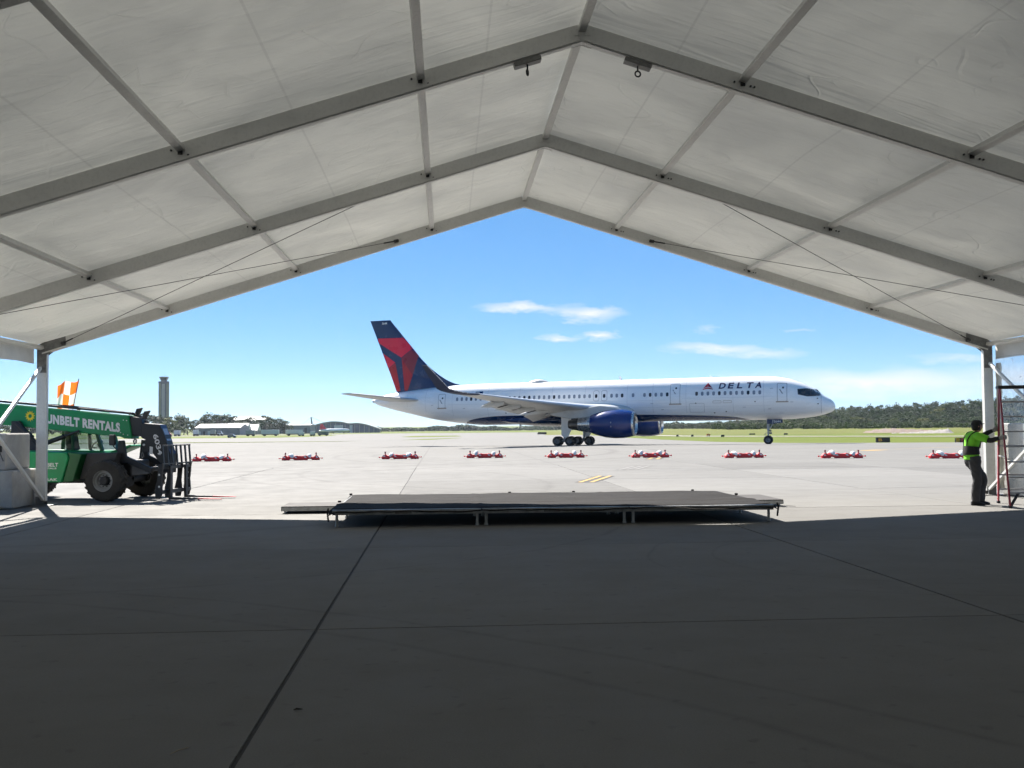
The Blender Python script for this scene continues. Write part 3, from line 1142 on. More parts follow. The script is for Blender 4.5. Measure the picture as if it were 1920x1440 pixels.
step_platform(-2.46, 20.62, 1.22, 1.02, 0.135, 'low dark step platform with pale edge at the left end of the stage')
step_platform(6.26, 21.05, 1.05, 1.55, 0.135, 'low dark step platform at the right end of the stage')
# ================================================================== AIRLINER
M_PWHITE = pm('white_aircraft_paint', (0.87, 0.87, 0.86), 0.28, var=0.015, scale=0.8, coat=0.5, spec=0.5, stretch=(0.25, 1, 1.5))
M_PNAVY = pm('navy_aircraft_paint', (0.003, 0.024, 0.090), 0.25, var=0.08, scale=1, coat=0.15, spec=0.4)
M_PBLUE = pm('blue_nacelle_paint', (0.004, 0.028, 0.150), 0.22, var=0.06, scale=1, coat=0.2, spec=0.4)
M_PRED = pm('red_tail_paint', (0.66, 0.010, 0.045), 0.3, var=0.05, scale=1, coat=0.1, spec=0.35)
M_PRED2 = pm('crimson_tail_paint', (0.33, 0.008, 0.018), 0.3, var=0.05, scale=1, coat=0.1, spec=0.35)
M_PDRED = pm('dark_red_tail_paint', (0.19, 0.010, 0.028), 0.3, var=0.06, scale=1, coat=0.1, spec=0.35)
M_PGREY = pm('grey_wing_paint', (0.50, 0.505, 0.50), 0.40, var=0.06, scale=2, dirt=0.15, dscale=1.2)
M_PBARE = pm('bare_metal', (0.55, 0.55, 0.55), 0.28, 0.9, var=0.06, scale=4)
M_PEXH = pm('exhaust_metal', (0.10, 0.095, 0.09), 0.4, 0.8, var=0.15, scale=4)
M_PWIN = pm('cabin_glass', (0.03, 0.035, 0.045), 0.12, var=0.2, scale=2)
M_PWIN2 = pm('cabin_blind', (0.22, 0.25, 0.30), 0.25, var=0.1, scale=2)
M_PGLASS = pm('cockpit_glass', (0.015, 0.018, 0.022), 0.04, var=0.1, coat=1.0)
M_PLINE = pm('panel_line', (0.30, 0.31, 0.33), 0.5, var=0.05)
M_PSILL = pm('scuff_plate', (0.38, 0.34, 0.30), 0.4, 0.4, var=0.1)
M_TYRE = pm('aircraft_tyre', (0.018, 0.018, 0.018), 0.8, var=0.3, scale=6)
M_HUB = pm('wheel_hub', (0.20, 0.20, 0.205), 0.45, 0.5, var=0.2)
M_GEAR = pm('gear_grey', (0.42, 0.42, 0.42), 0.4, 0.3, var=0.1)
M_DARK = pm('painted_cavity_shade', (0.012, 0.012, 0.013), 0.8)  # near-black colour standing in for shade in hollows

PTH = -0.3972
plane = thing('airliner', 'white twin-engine airliner with blue engines and red and navy tail, taxiing', 'airplane', (36.192, 93.607, -0.245), PTH)
plane.rotation_euler = (0, -0.0058, PTH)     # tail end rides slightly lower, following the fall of the taxiway

FS = [-0.20, -0.12, 0.02, 0.25, 0.60, 0.83, 1.77, 2.96, 4.16, 5.40, 7.8, 15, 24, 30, 34, 37.0, 39.7, 42.8, 45.3, 46.8, 47.05]
FT = [3.42, 3.70, 3.93, 4.13, 4.36, 4.50, 5.19, 5.80, 6.18, 6.37, 6.45, 6.45, 6.45, 6.45, 6.44, 6.38, 6.22, 5.93, 5.58, 5.18, 5.00]
FB = [3.40, 3.17, 3.02, 2.90, 2.78, 2.71, 2.52, 2.39, 2.32, 2.30, 2.29, 2.30, 2.24, 2.18, 2.18, 2.40, 2.78, 3.48, 4.10, 4.58, 4.75]
FW = [0.01, 0.26, 0.45, 0.66, 0.88, 0.99, 1.36, 1.64, 1.80, 1.865, 1.88, 1.88, 1.88, 1.88, 1.88, 1.80, 1.62, 1.24, 0.78, 0.40, 0.22]


def fus(s):
    return float(pchip(FS, FT, s)), float(pchip(FS, FB, s)), float(pchip(FS, FW, s))


def fus_y(s, z):
    t, b, w = fus(s)
    c, h = (t + b) / 2, (t - b) / 2
    q = max(-1, min(1, (z - c) / h))
    return w * math.sqrt(max(0.0, 1 - abs(q) ** 2.1))


def L(s, y, z):
    """station aft of the nose, metres to starboard, height"""
    return (-s, -y, z)


# ---- fuselage
ss = sorted(set(list(np.linspace(-0.2, 1.2, 18)) + list(np.linspace(1.2, 8, 24)) + list(np.linspace(8, 32, 20)) + list(np.linspace(32, 47.05, 30))))
rings = []
NS = 56
for s in ss:
    t, b_, w = fus(s)
    c, h = (t + b_) / 2, (t - b_) / 2
    ring = []
    for k in range(NS):
        a = 2 * PI * k / NS
        q = math.sin(a)
        ring.append(L(s, math.copysign(w * math.sqrt(max(0, 1 - abs(q) ** 2.1)), math.cos(a)), c + h * q))
    rings.append(ring)
b = MB()
b.loft(rings)
fuse = b.build('fuselage', M_PWHITE, plane, smooth=True, angle=60)


def decal(name, vf, mat, parent=None, off=0.012, fn=fus_y, label=None, side=1):
    """flat (s, z) faces laid on the skin of the aircraft"""
    vs, fs = vf
    b = MB()
    b.add([L(s, side * (fn(s, z) + off), z) for s, z in vs], fs)
    o = b.build(name, mat, parent or fuse, fixn=False)
    if label:
        o['label'] = label
    return o


# navy belly, wrapping under the body
ZB_S = [7.4, 9.0, 11.65, 14, 18.2, 24, 30.4, 32.5, 34.2, 35.4, 36.5]
ZB_Z = [2.31, 2.62, 2.78, 2.86, 2.97, 3.06, 3.09, 3.06, 2.93, 2.74, 2.38]
rings = []
for s in np.linspace(7.4, 36.5, 70):
    t, b_, w = fus(s)
    c, h = (t + b_) / 2, (t - b_) / 2
    zb = float(pchip(ZB_S, ZB_Z, s))
    q0 = max(-1, min(-0.02, (zb - c) / h))
    a0 = math.asin(q0)
    ring = []
    for k in range(25):
        a = a0 + (-PI - 2 * a0) * k / 24
        q = math.sin(a)
        ring.append(L(s, math.copysign(w * math.sqrt(max(0, 1 - abs(q) ** 2.1)) * 1.004 + math.copysign(0.0, 1), math.cos(a)), c + h * q * 1.004))
    rings.append(ring)
b = MB()
n = 25
b.add([p for r in rings for p in r], [(i * n + k, i * n + k + 1, (i + 1) * n + k + 1, (i + 1) * n + k) for i in range(len(rings) - 1) for k in range(n - 1)])
bel = b.build('belly_panel', M_PNAVY, fuse, smooth=True, angle=60)
bel['label'] = 'glossy navy underside'
# wing to body fairing
rings = []
for i in range(25):
    t = i / 24
    s = 18.6 + 13.5 * t
    k = math.sin(PI * min(1, t * 1.0)) ** 0.6
    w, h0 = 1.50 + 0.55 * k, 0.20 + 0.55 * k
    rings.append([L(s, w * math.cos(a), 2.62 - 0.02 * k + h0 * 0.92 * math.sin(a)) for a in (2 * PI * j / 24 for j in range(24))])
b = MB()
b.loft(rings)
b.build('wing_fairing', M_PNAVY, fuse, smooth=True, angle=60)

# radome joint ring, doors, hatches
def outline(s0, s1, z0, z1, w=0.035, r=0.12):
    """rounded rectangle ring as faces"""
    o, i = [], []
    cs = [(s1 - r, z1 - r, 0), (s0 + r, z1 - r, 90), (s0 + r, z0 + r, 180), (s1 - r, z0 + r, 270)]
    for (cx, cz, a0) in cs:
        for k in range(5):
            a = R(a0 + 90 * k / 4)
            o.append((cx + r * math.cos(a), cz + r * math.sin(a)))
            i.append((cx + (r - w) * math.cos(a), cz + (r - w) * math.sin(a)))
    # split long sides so the ring hugs the curved skin
    O, I = [], []
    m = len(o)
    for k in range(m):
        k2 = (k + 1) % m
        d = math.hypot(o[k2][0] - o[k][0], o[k2][1] - o[k][1])
        sub = max(1, int(d / 0.25))
        for j in range(sub):
            t = j / sub
            O.append((o[k][0] + (o[k2][0] - o[k][0]) * t, o[k][1] + (o[k2][1] - o[k][1]) * t))
            I.append((i[k][0] + (i[k2][0] - i[k][0]) * t, i[k][1] + (i[k2][1] - i[k][1]) * t))
    n = len(O)
    return O + I, [(k, (k + 1) % n, n + (k + 1) % n, n + k) for k in range(n)]


def rrect(s0, s1, z0, z1, r):
    o = []
    for (cx, cz, a0) in [(s1 - r, z1 - r, 0), (s0 + r, z1 - r, 90), (s0 + r, z0 + r, 180), (s1 - r, z0 + r, 270)]:
        for k in range(4):
            a = R(a0 + 90 * k / 3)
            o.append((cx + r * math.cos(a), cz + r * math.sin(a)))
    return o, [tuple(range(len(o)))]


def panel(s0, s1, z0, z1, r=0.12, ns=3, nz=8):
    vs = [(s0 + (s1 - s0) * i / ns, z0 + (z1 - z0) * j / nz) for j in range(nz + 1) for i in range(ns + 1)]
    return vs, [(j * (ns + 1) + i, j * (ns + 1) + i + 1, (j + 1) * (ns + 1) + i + 1, (j + 1) * (ns + 1) + i) for j in range(nz) for i in range(ns)]


for (s0, s1, z0, z1) in ((4.03, 4.87, 3.98, 5.66), (13.90, 14.80, 3.94, 5.84), (38.12, 38.88, 3.99, 5.40)):
    d = decal('door', panel(s0, s1, z0, z1), M_PWHITE, plane, off=0.010)
    decal('door_frame', outline(s0 - 0.03, s1 + 0.03, z0 - 0.02, z1 + 0.03, 0.045), M_PLINE, d, 0.018)
    decal('scuff_plate', panel(s0 - 0.14, s1 + 0.14, z0 - 0.10, z0 + 0.02, ns=3, nz=2), M_PSILL, d, 0.03)
    w = (s0 + s1) / 2
    decal('door_window', rrect(w - 0.10 - 0.08, w + 0.08 - 0.08, z1 - 0.50, z1 - 0.32, 0.08), M_PWIN, d, 0.02)
    decal('door_handle', ([(w - 0.02 - 0.08, z1 - 0.98), (w + 0.10 - 0.08, z1 - 0.98), (w + 0.28, z1 - 0.55), (w + 0.16, z1 - 0.55)], [(0, 1, 2, 3)]), M_PLINE, d, 0.02)
for s in (22.09, 21.29):
    decal('emergency_exit', outline(s - 0.30, s + 0.30, 4.35, 5.40, 0.035, 0.20), M_PLINE, off=0.016)
for (s0, s1, z0, z1) in ((9.05, 9.85, 3.92, 4.16), (10.0, 10.8, 3.92, 4.16)):
    decal('service_panel', outline(s0, s1, z0, z1, 0.035, 0.06), M_PSILL, off=0.012)
decal('cargo_door', outline(11.6, 13.0, 3.1, 3.95, 0.025, 0.08), M_PLINE, off=0.012)
decal('radome_joint', ([(1.02, z) for z in np.linspace(2.75, 4.55, 16)] + [(1.05, z) for z in np.linspace(2.75, 4.55, 16)], [(k, k + 1, 17 + k, 16 + k) for k in range(15)]), M_PLINE, off=0.008)
for (s, z) in ((9.6, 3.12), (10.7, 3.02), (12.4, 3.95), (6.9, 4.0), (1.3, 3.7), (1.35, 4.2), (28.9, 3.3), (31.5, 3.35)):
    decal('vent_port', rrect(s - 0.07, s + 0.07, z - 0.05, z + 0.05, 0.045), M_PEXH, off=0.014)

# skin joints and small stencils
M_SEAM = pm('skin_joint', (0.60, 0.61, 0.63), 0.45, var=0.1)
for s in (6.1, 8.9, 13.3, 16.5, 19.0, 23.2, 26.6, 30.0, 33.4, 37.3, 40.4, 42.6):
    t_, b_, w_ = fus(s)
    zz = np.linspace(b_ + 0.75, t_ - 0.06, 22)
    decal('skin_joint', ([(s, z) for z in zz] + [(s + 0.03, z) for z in zz], [(k, k + 1, 23 + k, 22 + k) for k in range(21)]), M_SEAM, off=0.006)
for z, s0, s1 in ((4.42, 5.2, 13.7), (4.30, 15.0, 37.8), (5.55, 15.0, 36.0), (3.62, 5.2, 18.4)):
    sq = np.linspace(s0, s1, 26)
    decal('skin_joint', ([(s, z) for s in sq] + [(s, z + 0.022) for s in sq], [(k, k + 1, 27 + k, 26 + k) for k in range(25)]), M_SEAM, off=0.006)
for (s, z) in ((5.6, 3.3), (7.9, 3.5), (15.6, 3.4), (3.6, 3.9), (16.6, 4.0), (36.0, 3.9), (39.6, 4.3), (5.4, 5.2), (20.6, 3.9)):
    decal('stencil', rrect(s - 0.14, s + 0.14, z - 0.02, z + 0.02, 0.015), M_PLINE, off=0.014)

# cabin windows
wins = list(np.linspace(36.75, 22.75, 28)) + [22.09, 21.29, 20.55, 20.03, 19.5, 18.42, 17.3, 16.75, 16.2, 15.65, 15.1] + list(np.linspace(12.30, 6.45, 12))
dark = {3, 9, 14, 15, 20, 28, 29, 32, 35, 38, 39, 43, 48}
for i, s in enumerate(wins):
    decal('window', rrect(s - 0.125, s + 0.125, 4.66, 5.04, 0.10), M_PWIN if i in dark else M_PWIN2, off=0.014)
    if i % 3 == 0:
        pass

# cockpit glazing
for q in ([(3.02, 5.04), (2.62, 5.09), (2.60, 4.56), (2.98, 4.66)], [(2.56, 5.09), (2.02, 5.09), (1.98, 4.47), (2.54, 4.54)], [(1.95, 5.09), (1.45, 5.00), (1.05, 4.60), (1.30, 4.50), (1.92, 4.47)]):
    decal('cockpit_window', poly_faces(q, 4), M_PGLASS, off=0.015)
decal('cockpit_surround', poly_faces([(3.10, 5.10), (2.4, 5.16), (1.42, 5.07), (0.92, 4.52), (1.30, 4.42), (2.25, 4.39), (3.05, 4.58)], 4), pm('dark_surround', (0.05, 0.05, 0.055), 0.4), off=0.009)

# airline name and emblem on the forward fuselage
M_TXT = pm('navy_lettering', (0.014, 0.016, 0.075), 0.35, var=0.03)
xs0 = 10.25
for i, ch in enumerate('DELTA'):
    x0 = 10.25 - i * 0.835
    vs, fs = fit_text(ch, 0, 0.60 if ch != 'E' and ch != 'L' else 0.50, 5.27, 5.83, bold=0.03, cuts=2)
    sl_ = 0.22
    vs = [(x0 - (p[0] + (p[1] - 5.27) * sl_), p[1]) for p in vs]
    decal('lettering', (vs, fs), M_TXT, off=0.02)
M_EM1, M_EM2 = pm('emblem_red', (0.55, 0.01, 0.03), 0.3), pm('emblem_dark_red', (0.25, 0.01, 0.03), 0.3)
decal('emblem', poly_faces([(11.25, 5.88), (11.68, 5.36), (11.25, 5.50)], 2), M_EM1, off=0.02)
decal('emblem', poly_faces([(11.25, 5.88), (11.25, 5.50), (10.82, 5.36)], 2), M_EM2, off=0.02)
decal('emblem', poly_faces([(11.25, 5.44), (11.72, 5.29), (11.74, 5.22), (11.25, 5.30)], 2), M_EM1, off=0.02)
decal('emblem', poly_faces([(11.25, 5.44), (11.25, 5.30), (10.76, 5.22), (10.78, 5.29)], 2), M_EM2, off=0.02)
# small national flag mark aft
decal('flag_mark', poly_faces([(34.8, 5.60), (34.4, 5.60), (34.4, 5.38), (34.8, 5.38)], 1), M_PLINE, off=0.015)
decal('flag_mark', poly_faces([(34.38, 5.60), (33.98, 5.60), (33.98, 5.38), (34.38, 5.38)], 1), M_PNAVY, off=0.015)

# ---- dome, blade antennas, tail exhaust
rings = []
for i in range(13):
    t = i / 12
    s = 27.35 + 2.35 * t
    hgt = 0.36 * math.sin(PI * t) ** 0.7 + 0.01
    rings.append([L(s, 0.55 * math.sin(PI * t) ** 0.5 * math.cos(a) + 0.001, 6.36 + (hgt if math.sin(a) > 0 else 0.1) * math.sin(a)) for a in (2 * PI * k / 20 for k in range(20))])
b = MB()
b.loft(rings)
b.build('satellite_dome', M_PGREY, plane, smooth=True)
for (s, h, z0, dn) in ((20.0, 0.40, 6.43, 1), (11.1, 0.16, 6.43, 1), (30.5, -0.28, 2.2, 1), (24.0, -0.2, 2.2, 1)):
    b = MB()
    b.prism([(-s - 0.16, z0), (-s + 0.16, z0), (-s - 0.06, z0 + h), (-s - 0.16, z0 + h)], -0.015, 0.015)
    b.build('blade_antenna', M_PWHITE, plane)
b = MB()
b.lathe([(0.0, 0.17), (-0.22, 0.15), (-0.22, 0.12), (0.0, 0.12)], L(46.95, 0, 4.88), 'x', 16)
b.build('tail_exhaust', M_PEXH, plane, smooth=True)

# ---- fin
FZ = [5.7, 6.35, 6.57, 7.22, 9.32, 10.3, 11.54, 13.50]
FLE = [36.6, 37.0, 37.75, 39.05, 41.54, 42.34, 43.39, 45.05]


def fin_le(z):
    return float(pchip(FZ, FLE, z))


def fin_te(z):
    return 44.30 + (47.42 - 44.30) * (z - 5.8) / (13.53 - 5.8)


def foil(c):
    c = max(0, min(1, c))
    return 2.6 * (0.2969 * math.sqrt(c) - 0.1260 * c - 0.3516 * c * c + 0.2843 * c**3 - 0.1015 * c**4) / 0.26


def fin_y(s, z):
    le, te = fin_le(z), fin_te(z)
    tm = 0.36 - 0.20 * (z - 5.8) / 7.7
    if z < 7.4:
        # thin dorsal fillet ahead of the fin box
        c0 = 39.4 + (z - 5.8) * 1.05
        if s < c0:
            return max(0.04, 0.10 * (s - le) / max(0.1, c0 - le))
        le = c0 - 0.4
    return max(0.012, tm * 0.5 * foil((s - le) / (te - le)))


rings = []
for z in list(np.linspace(5.6, 7.4, 14)) + list(np.linspace(7.6, 13.42, 16)) + [13.53]:
    le, te = fin_le(z), fin_te(z)
    cs = [0.5 * (1 - math.cos(PI * i / 22)) for i in range(23)]
    up = [L(le + (te - le) * c, fin_y(le + (te - le) * c, z), z) for c in cs]
    dn = [L(le + (te - le) * c, -fin_y(le + (te - le) * c, z), z) for c in reversed(cs)]
    rings.append(up + dn)
b = MB()
b.loft(rings)
fin = b.build('fin', M_PNAVY, plane, smooth=True, angle=50)
fin['label'] = 'navy tail fin with red geometric emblem'
decal('tail_emblem', poly_faces([(46.55, 11.62), (43.52, 11.57), (42.42, 10.42), (43.76, 9.47), (46.40, 11.10)], 6), M_PRED, fin, 0.012, fin_y)
decal('tail_emblem', poly_faces([(42.41, 10.38), (41.76, 9.62), (42.44, 7.57), (43.72, 9.42)], 6), M_PDRED, fin, 0.012, fin_y)
decal('tail_emblem', poly_faces([(43.72, 9.40), (42.44, 7.55), (43.05, 5.93), (43.42, 5.93)], 6), M_PRED2, fin, 0.012, fin_y)
decal('tail_emblem', poly_faces([(45.95, 10.02), (44.48, 8.97), (45.30, 8.38)], 5), M_PRED, fin, 0.012, fin_y)
decal('tail_emblem', poly_faces([(45.29, 8.35), (44.47, 8.92), (43.91, 5.92), (44.38, 5.86)], 6), M_PRED2, fin, 0.012, fin_y)
vs, fs = fit_text('5644', 0, 0.60, 13.08, 13.32, bold=0.02)
decal('fleet_number', ([(46.0 - p[0], p[1]) for p in vs], fs), pm('white_lettering', (0.7, 0.7, 0.7), 0.5), fin, 0.02, fin_y)

# ---- lifting surfaces
def wing_solid(name, secs, mat, sgn, smooth_=True, parent=None):
    """secs: (y, le s, chord, z, thickness ratio, twist)"""
    rings = []
    for (y, le, ch, z, tk, tw) in secs:
        cs = [0.5 * (1 - math.cos(PI * i / 14)) for i in range(15)]
        up, dn = [], []
        for c in cs:
            h = tk * ch * 0.5 * foil(c)
            cam = 0.018 * ch * math.sin(PI * c)
            up.append(L(le + ch * c, sgn * y, z + h * 1.05 + cam - tw * (c - 0.3) * ch))
            dn.append(L(le + ch * c, sgn * y, z - h * 0.95 + cam - tw * (c - 0.3) * ch))
        rings.append(up + list(reversed(dn))[1:-1])
    b = MB()
    b.loft(rings)
    return b.build(name, mat, parent or plane, smooth=smooth_, angle=50)


def wle(y):
    return 19.33 + 0.493 * (y - 1.9) - 0.9 * max(0, (4.5 - y)) / 3.0


def wz(y):
    return 3.28 + 0.078 * (y - 1.9) + 0.0008 * max(0, y - 8) ** 2


def wte(y):
    return 27.4 + (0.02 * (y - 1.9) if y < 6.3 else 0.088 + 0.171 * (y - 6.3))


for sgn, side in ((1, 'starboard'), (-1, 'port')):
    secs = []
    for y in (0.6, 1.9, 3.0, 4.5, 6.3, 8.5, 11, 14, 17, 19.0):
        ch = wte(y) - wle(y)
        secs.append((y, wle(y), ch, wz(y), 0.135 - 0.045 * (y / 19), 0.035 - 0.04 * y / 19))
    wing = wing_solid('wing', secs, M_PGREY, sgn)
    wing['label'] = 'pale grey %s wing' % side
    # bare leading edge slat
    b = MB()
    rings = []
    for (y, le, ch, z, tk, tw) in secs[2:]:
        r = []
        for c in (0.10, 0.055, 0.022, 0.006, 0.0):
            h = tk * ch * 0.5 * foil(c) + 0.008
            r.append(L(le + ch * c - 0.015, sgn * y, z + h * 1.05 + 0.018 * ch * math.sin(PI * c) - tw * (c - 0.3) * ch))
        for c in (0.006, 0.022, 0.05):
            h = tk * ch * 0.5 * foil(c) + 0.008
            r.append(L(le + ch * c - 0.015, sgn * y, z - h * 0.95 + 0.018 * ch * math.sin(PI * c) - tw * (c - 0.3) * ch))
        rings.append(r)
    n = len(rings[0])
    b.add([p for r in rings for p in r], [(i * n + k, i * n + k + 1, (i + 1) * n + k + 1, (i + 1) * n + k) for i in range(len(rings) - 1) for k in range(n - 1)])
    b.build('slat', pm('slat_metal', (0.50, 0.54, 0.60), 0.42, 0.3, var=0.05), wing, smooth=True, angle=60)
    # blended winglet
    rings = []
    for i in range(13):
        t = i / 12
        a = min(1.0, t * 2.6)
        y = 19.0 + 0.85 * math.sin(a * R(75)) / math.sin(R(75)) + 0.62 * max(0, t - 0.385) / 0.615
        z = wz(19.0) + 0.55 * (1 - math.cos(a * R(75))) + 2.10 * max(0, t - 0.385) / 0.615
        le = wle(19.0) + 2.35 * a ** 1.3 + 1.85 * max(0, t - 0.385) / 0.615
        ch = 1.90 - 0.75 * a - 0.68 * max(0, t - 0.385) / 0.615
        ny, nz = math.cos(a * R(75)), math.sin(a * R(75))
        cs = [0.5 * (1 - math.cos(PI * k / 10)) for k in range(11)]
        up = [L(le + ch * c, sgn * (y - nz * 0.045 * ch * foil(c)), z + ny * 0.045 * ch * foil(c)) for c in cs]
        dn = [L(le + ch * c, sgn * (y + nz * 0.045 * ch * foil(c)), z - ny * 0.045 * ch * foil(c)) for c in reversed(cs)]
        rings.append(up + dn[1:-1])
    b = MB()
    b.loft(rings)
    wl = b.build('winglet', pm('dark_winglet', (0.018, 0.026, 0.055), 0.4, var=0.06, coat=0.0, spec=0.3), wing, smooth=True, angle=50)
    wl['label'] = 'dark upswept winglet'
    b = MB()
    le_pts = [(rings[i][0]) for i in range(2, 13)]
    b.tube([(p[0] + 0.015, p[1], p[2]) for p in le_pts], 0.035, 6)
    b.build('winglet_edge', M_PBARE, wing, smooth=True)
    # flaps, partly lowered, and the fairings of their tracks
    for (ya, yb, drop, cr) in ((2.3, 5.9, 0.16, 0.27), (7.4, 14.4, 0.13, 0.25)):
        rings = []
        for y in np.linspace(ya, yb, 6):
            ch = (wte(y) - wle(y)) * cr
            s0 = wte(y) - ch * 0.55
            z0 = wz(y) - 0.05
            r = []
            for (c, h) in ((0, 0.0), (0.08, 0.05), (0.35, 0.06), (1.0, 0.006), (1.0, -0.006), (0.4, -0.045), (0.08, -0.04)):
                r.append(L(s0 + ch * c, sgn * y, z0 - drop * 0.5 - c * ch * 0.32 + h * ch * 1.2))
            rings.append(r)
        b = MB()
        b.loft(rings)
        b.build('flap', M_PGREY, wing, smooth=True, angle=40)
    for (y, ln) in ((3.6, 2.6), (5.9, 2.9), (8.7, 2.7), (11.2, 2.5), (13.9, 2.2)):
        rings = []
        for i in range(11):
            t = i / 10
            s = wte(y) - ln * 0.62 + ln * t
            rr = 0.20 * (math.sin(PI * (0.06 + 0.94 * t) ** 0.8) ** 0.8 if t < 1 else 0.02) + 0.012
            zz = wz(y) - 0.20 - 0.30 * t * t
            rings.append([L(s, sgn * (y + rr * 0.75 * math.cos(a)), zz + rr * 1.35 * math.sin(a)) for a in (2 * PI * k / 12 for k in range(12))])
        b = MB()
        b.loft(rings)
        b.build('flap_track_fairing', M_PGREY, wing, smooth=True, angle=60)
    for y in (7.0, 9.9, 12.5):
        b = MB()
        b.beam(L(wte(y) - 0.9, sgn * y, wz(y) - 0.22), L(wte(y) - 0.1, sgn * y, wz(y) - 0.42), 0.5, 0.05)
        b.build('flap_gap_shade', M_DARK, wing)  # solid dark plate painting the shade between flap parts
    # tailplane
    st = [(0.5, 40.5, 4.3, 4.78, 0.10, 0), (1.2, 41.05, 3.95, 4.83, 0.10, 0), (4, 43.0, 2.9, 5.10, 0.09, 0), (7.2, 45.25, 1.72, 5.44, 0.085, 0), (7.6, 45.62, 1.35, 5.49, 0.06, 0)]
    tp = wing_solid('tailplane', st, M_PGREY, sgn)
    # engine
    ey, ez = 6.5 * sgn, 2.10
    eng = empty('engine')
    eng.parent = plane
    eng.location = L(17.25, ey, ez)
    b = MB()
    b.lathe([(-0.16, 1.125), (-0.5, 1.22), (-1.1, 1.315), (-1.9, 1.335), (-2.8, 1.25), (-3.6, 1.04), (-4.15, 0.84), (-4.15, 0.78)], (0, 0, 0), 'x', 44)
    nc = b.build('nacelle', M_PBLUE, eng, smooth=True)
    b = MB()
    b.lathe([(-0.17, 1.13), (-0.08, 1.10), (0.0, 1.04), (0.015, 0.985), (-0.04, 0.93), (-0.22, 0.885)], (0, 0, 0), 'x', 44)
    b.build('inlet_lip', M_PBARE, eng, smooth=True, fixn=False)
    b = MB()
    b.lathe([(-0.22, 0.885), (-0.6, 0.90), (-1.2, 0.93)], (0, 0, 0), 'x', 44)
    b.build('inlet_duct', pm('inlet_grey', (0.22, 0.22, 0.23), 0.5, 0.2), eng, smooth=True, fixn=False)
    b = MB()
    b.lathe([(-1.2, 0.93), (-1.22, 0.3)], (0, 0, 0), 'x', 44)
    b.build('fan_disc', M_DARK, eng, fixn=False)
    b = MB()
    for k in range(22):
        a = 2 * PI * k / 22
        ca, sa = math.cos(a), math.sin(a)
        cb, sb_ = math.cos(a + 0.20), math.sin(a + 0.20)
        b.add([(-1.05, 0.28 * ca, 0.28 * sa), (-1.17, 0.28 * cb, 0.28 * sb_), (-1.17, 0.91 * cb, 0.91 * sb_), (-1.02, 0.91 * ca, 0.91 * sa)], [(0, 1, 2, 3)])
    fb = b.build('fan_blades', M_PEXH, eng, fixn=False)
    fb['kind'] = 'stuff'
    b = MB()
    b.lathe([(-1.2, 0.29), (-0.95, 0.24), (-0.72, 0.12), (-0.62, 0.004)], (0, 0, 0), 'x', 20)
    b.build('spinner', M_PLINE, eng, smooth=True)
    b = MB()
    b.lathe([(-4.1, 0.80), (-4.8, 0.70), (-5.35, 0.63), (-5.35, 0.60)], (0, 0, 0), 'x', 36)
    b.build('core_cowl', M_PBARE, eng, smooth=True)
    b = MB()
    b.lathe([(-5.30, 0.615), (-5.9, 0.50), (-6.35, 0.37), (-6.35, 0.33), (-5.9, 0.45)], (0, 0, 0), 'x', 36)
    b.build('exhaust_nozzle', M_PEXH, eng, smooth=True)
    b = MB()
    py = 0.16
    b.prism([(-0.9, 1.15), (-1.9, 1.55), (-3.4, 1.72), (-6.6, 1.30), (-8.2, 1.05), (-8.0, 0.85), (-6.3, 0.55), (-4.3, 0.60), (-2.2, 1.10)], -py, py)
    b.build('pylon', M_PGREY, eng, bevel=0.05)
    for zz in (0.12, -0.25):
        b = MB()
        yq = -sgn * math.sqrt(1.335**2 - zz**2) * 1.0
        b.box(-2.05, -1.96, yq - 0.02, yq + 0.02, zz - 0.07, zz + 0.07)
        b.build('warning_mark', M_PLINE, eng)
    b = MB()
    b.prism([(-0.75, 0.55), (-1.75, 0.95), (-1.75, 0.85)], -sgn * 1.02 - 0.02 if sgn > 0 else 1.00, -sgn * 1.02 + 0.35 if sgn > 0 else 1.35)
    strake = b.build('strake', M_PBLUE, eng)


# ---- landing gear
def wheel(s, y, r, w, dz):
    wo_ = empty('wheel')
    wo_.parent = plane
    wo_.location = L(s, y, r + dz)
    b = MB()
    b.lathe([(-w * .5, r * .55), (-w * .5, r * .86), (-w * .42, r * .95), (-w * .2, r), (w * .2, r), (w * .42, r * .95), (w * .5, r * .86), (w * .5, r * .55)], (0, 0, 0), 'y', 28)
    b.build('tyre', M_TYRE, wo_, smooth=True)
    b = MB()
    b.lathe([(-w * .49, 0.02), (-w * .44, r * .2), (-w * .30, r * .30), (-w * .40, r * .42), (-w * .47, r * .56)], (0, 0, 0), 'y', 20)
    b.lathe([(w * .49, 0.02), (w * .44, r * .2), (w * .30, r * .30), (w * .40, r * .42), (w * .47, r * .56)], (0, 0, 0), 'y', 20)
    b.build('rim', M_HUB, wo_, smooth=True)
    return wo_


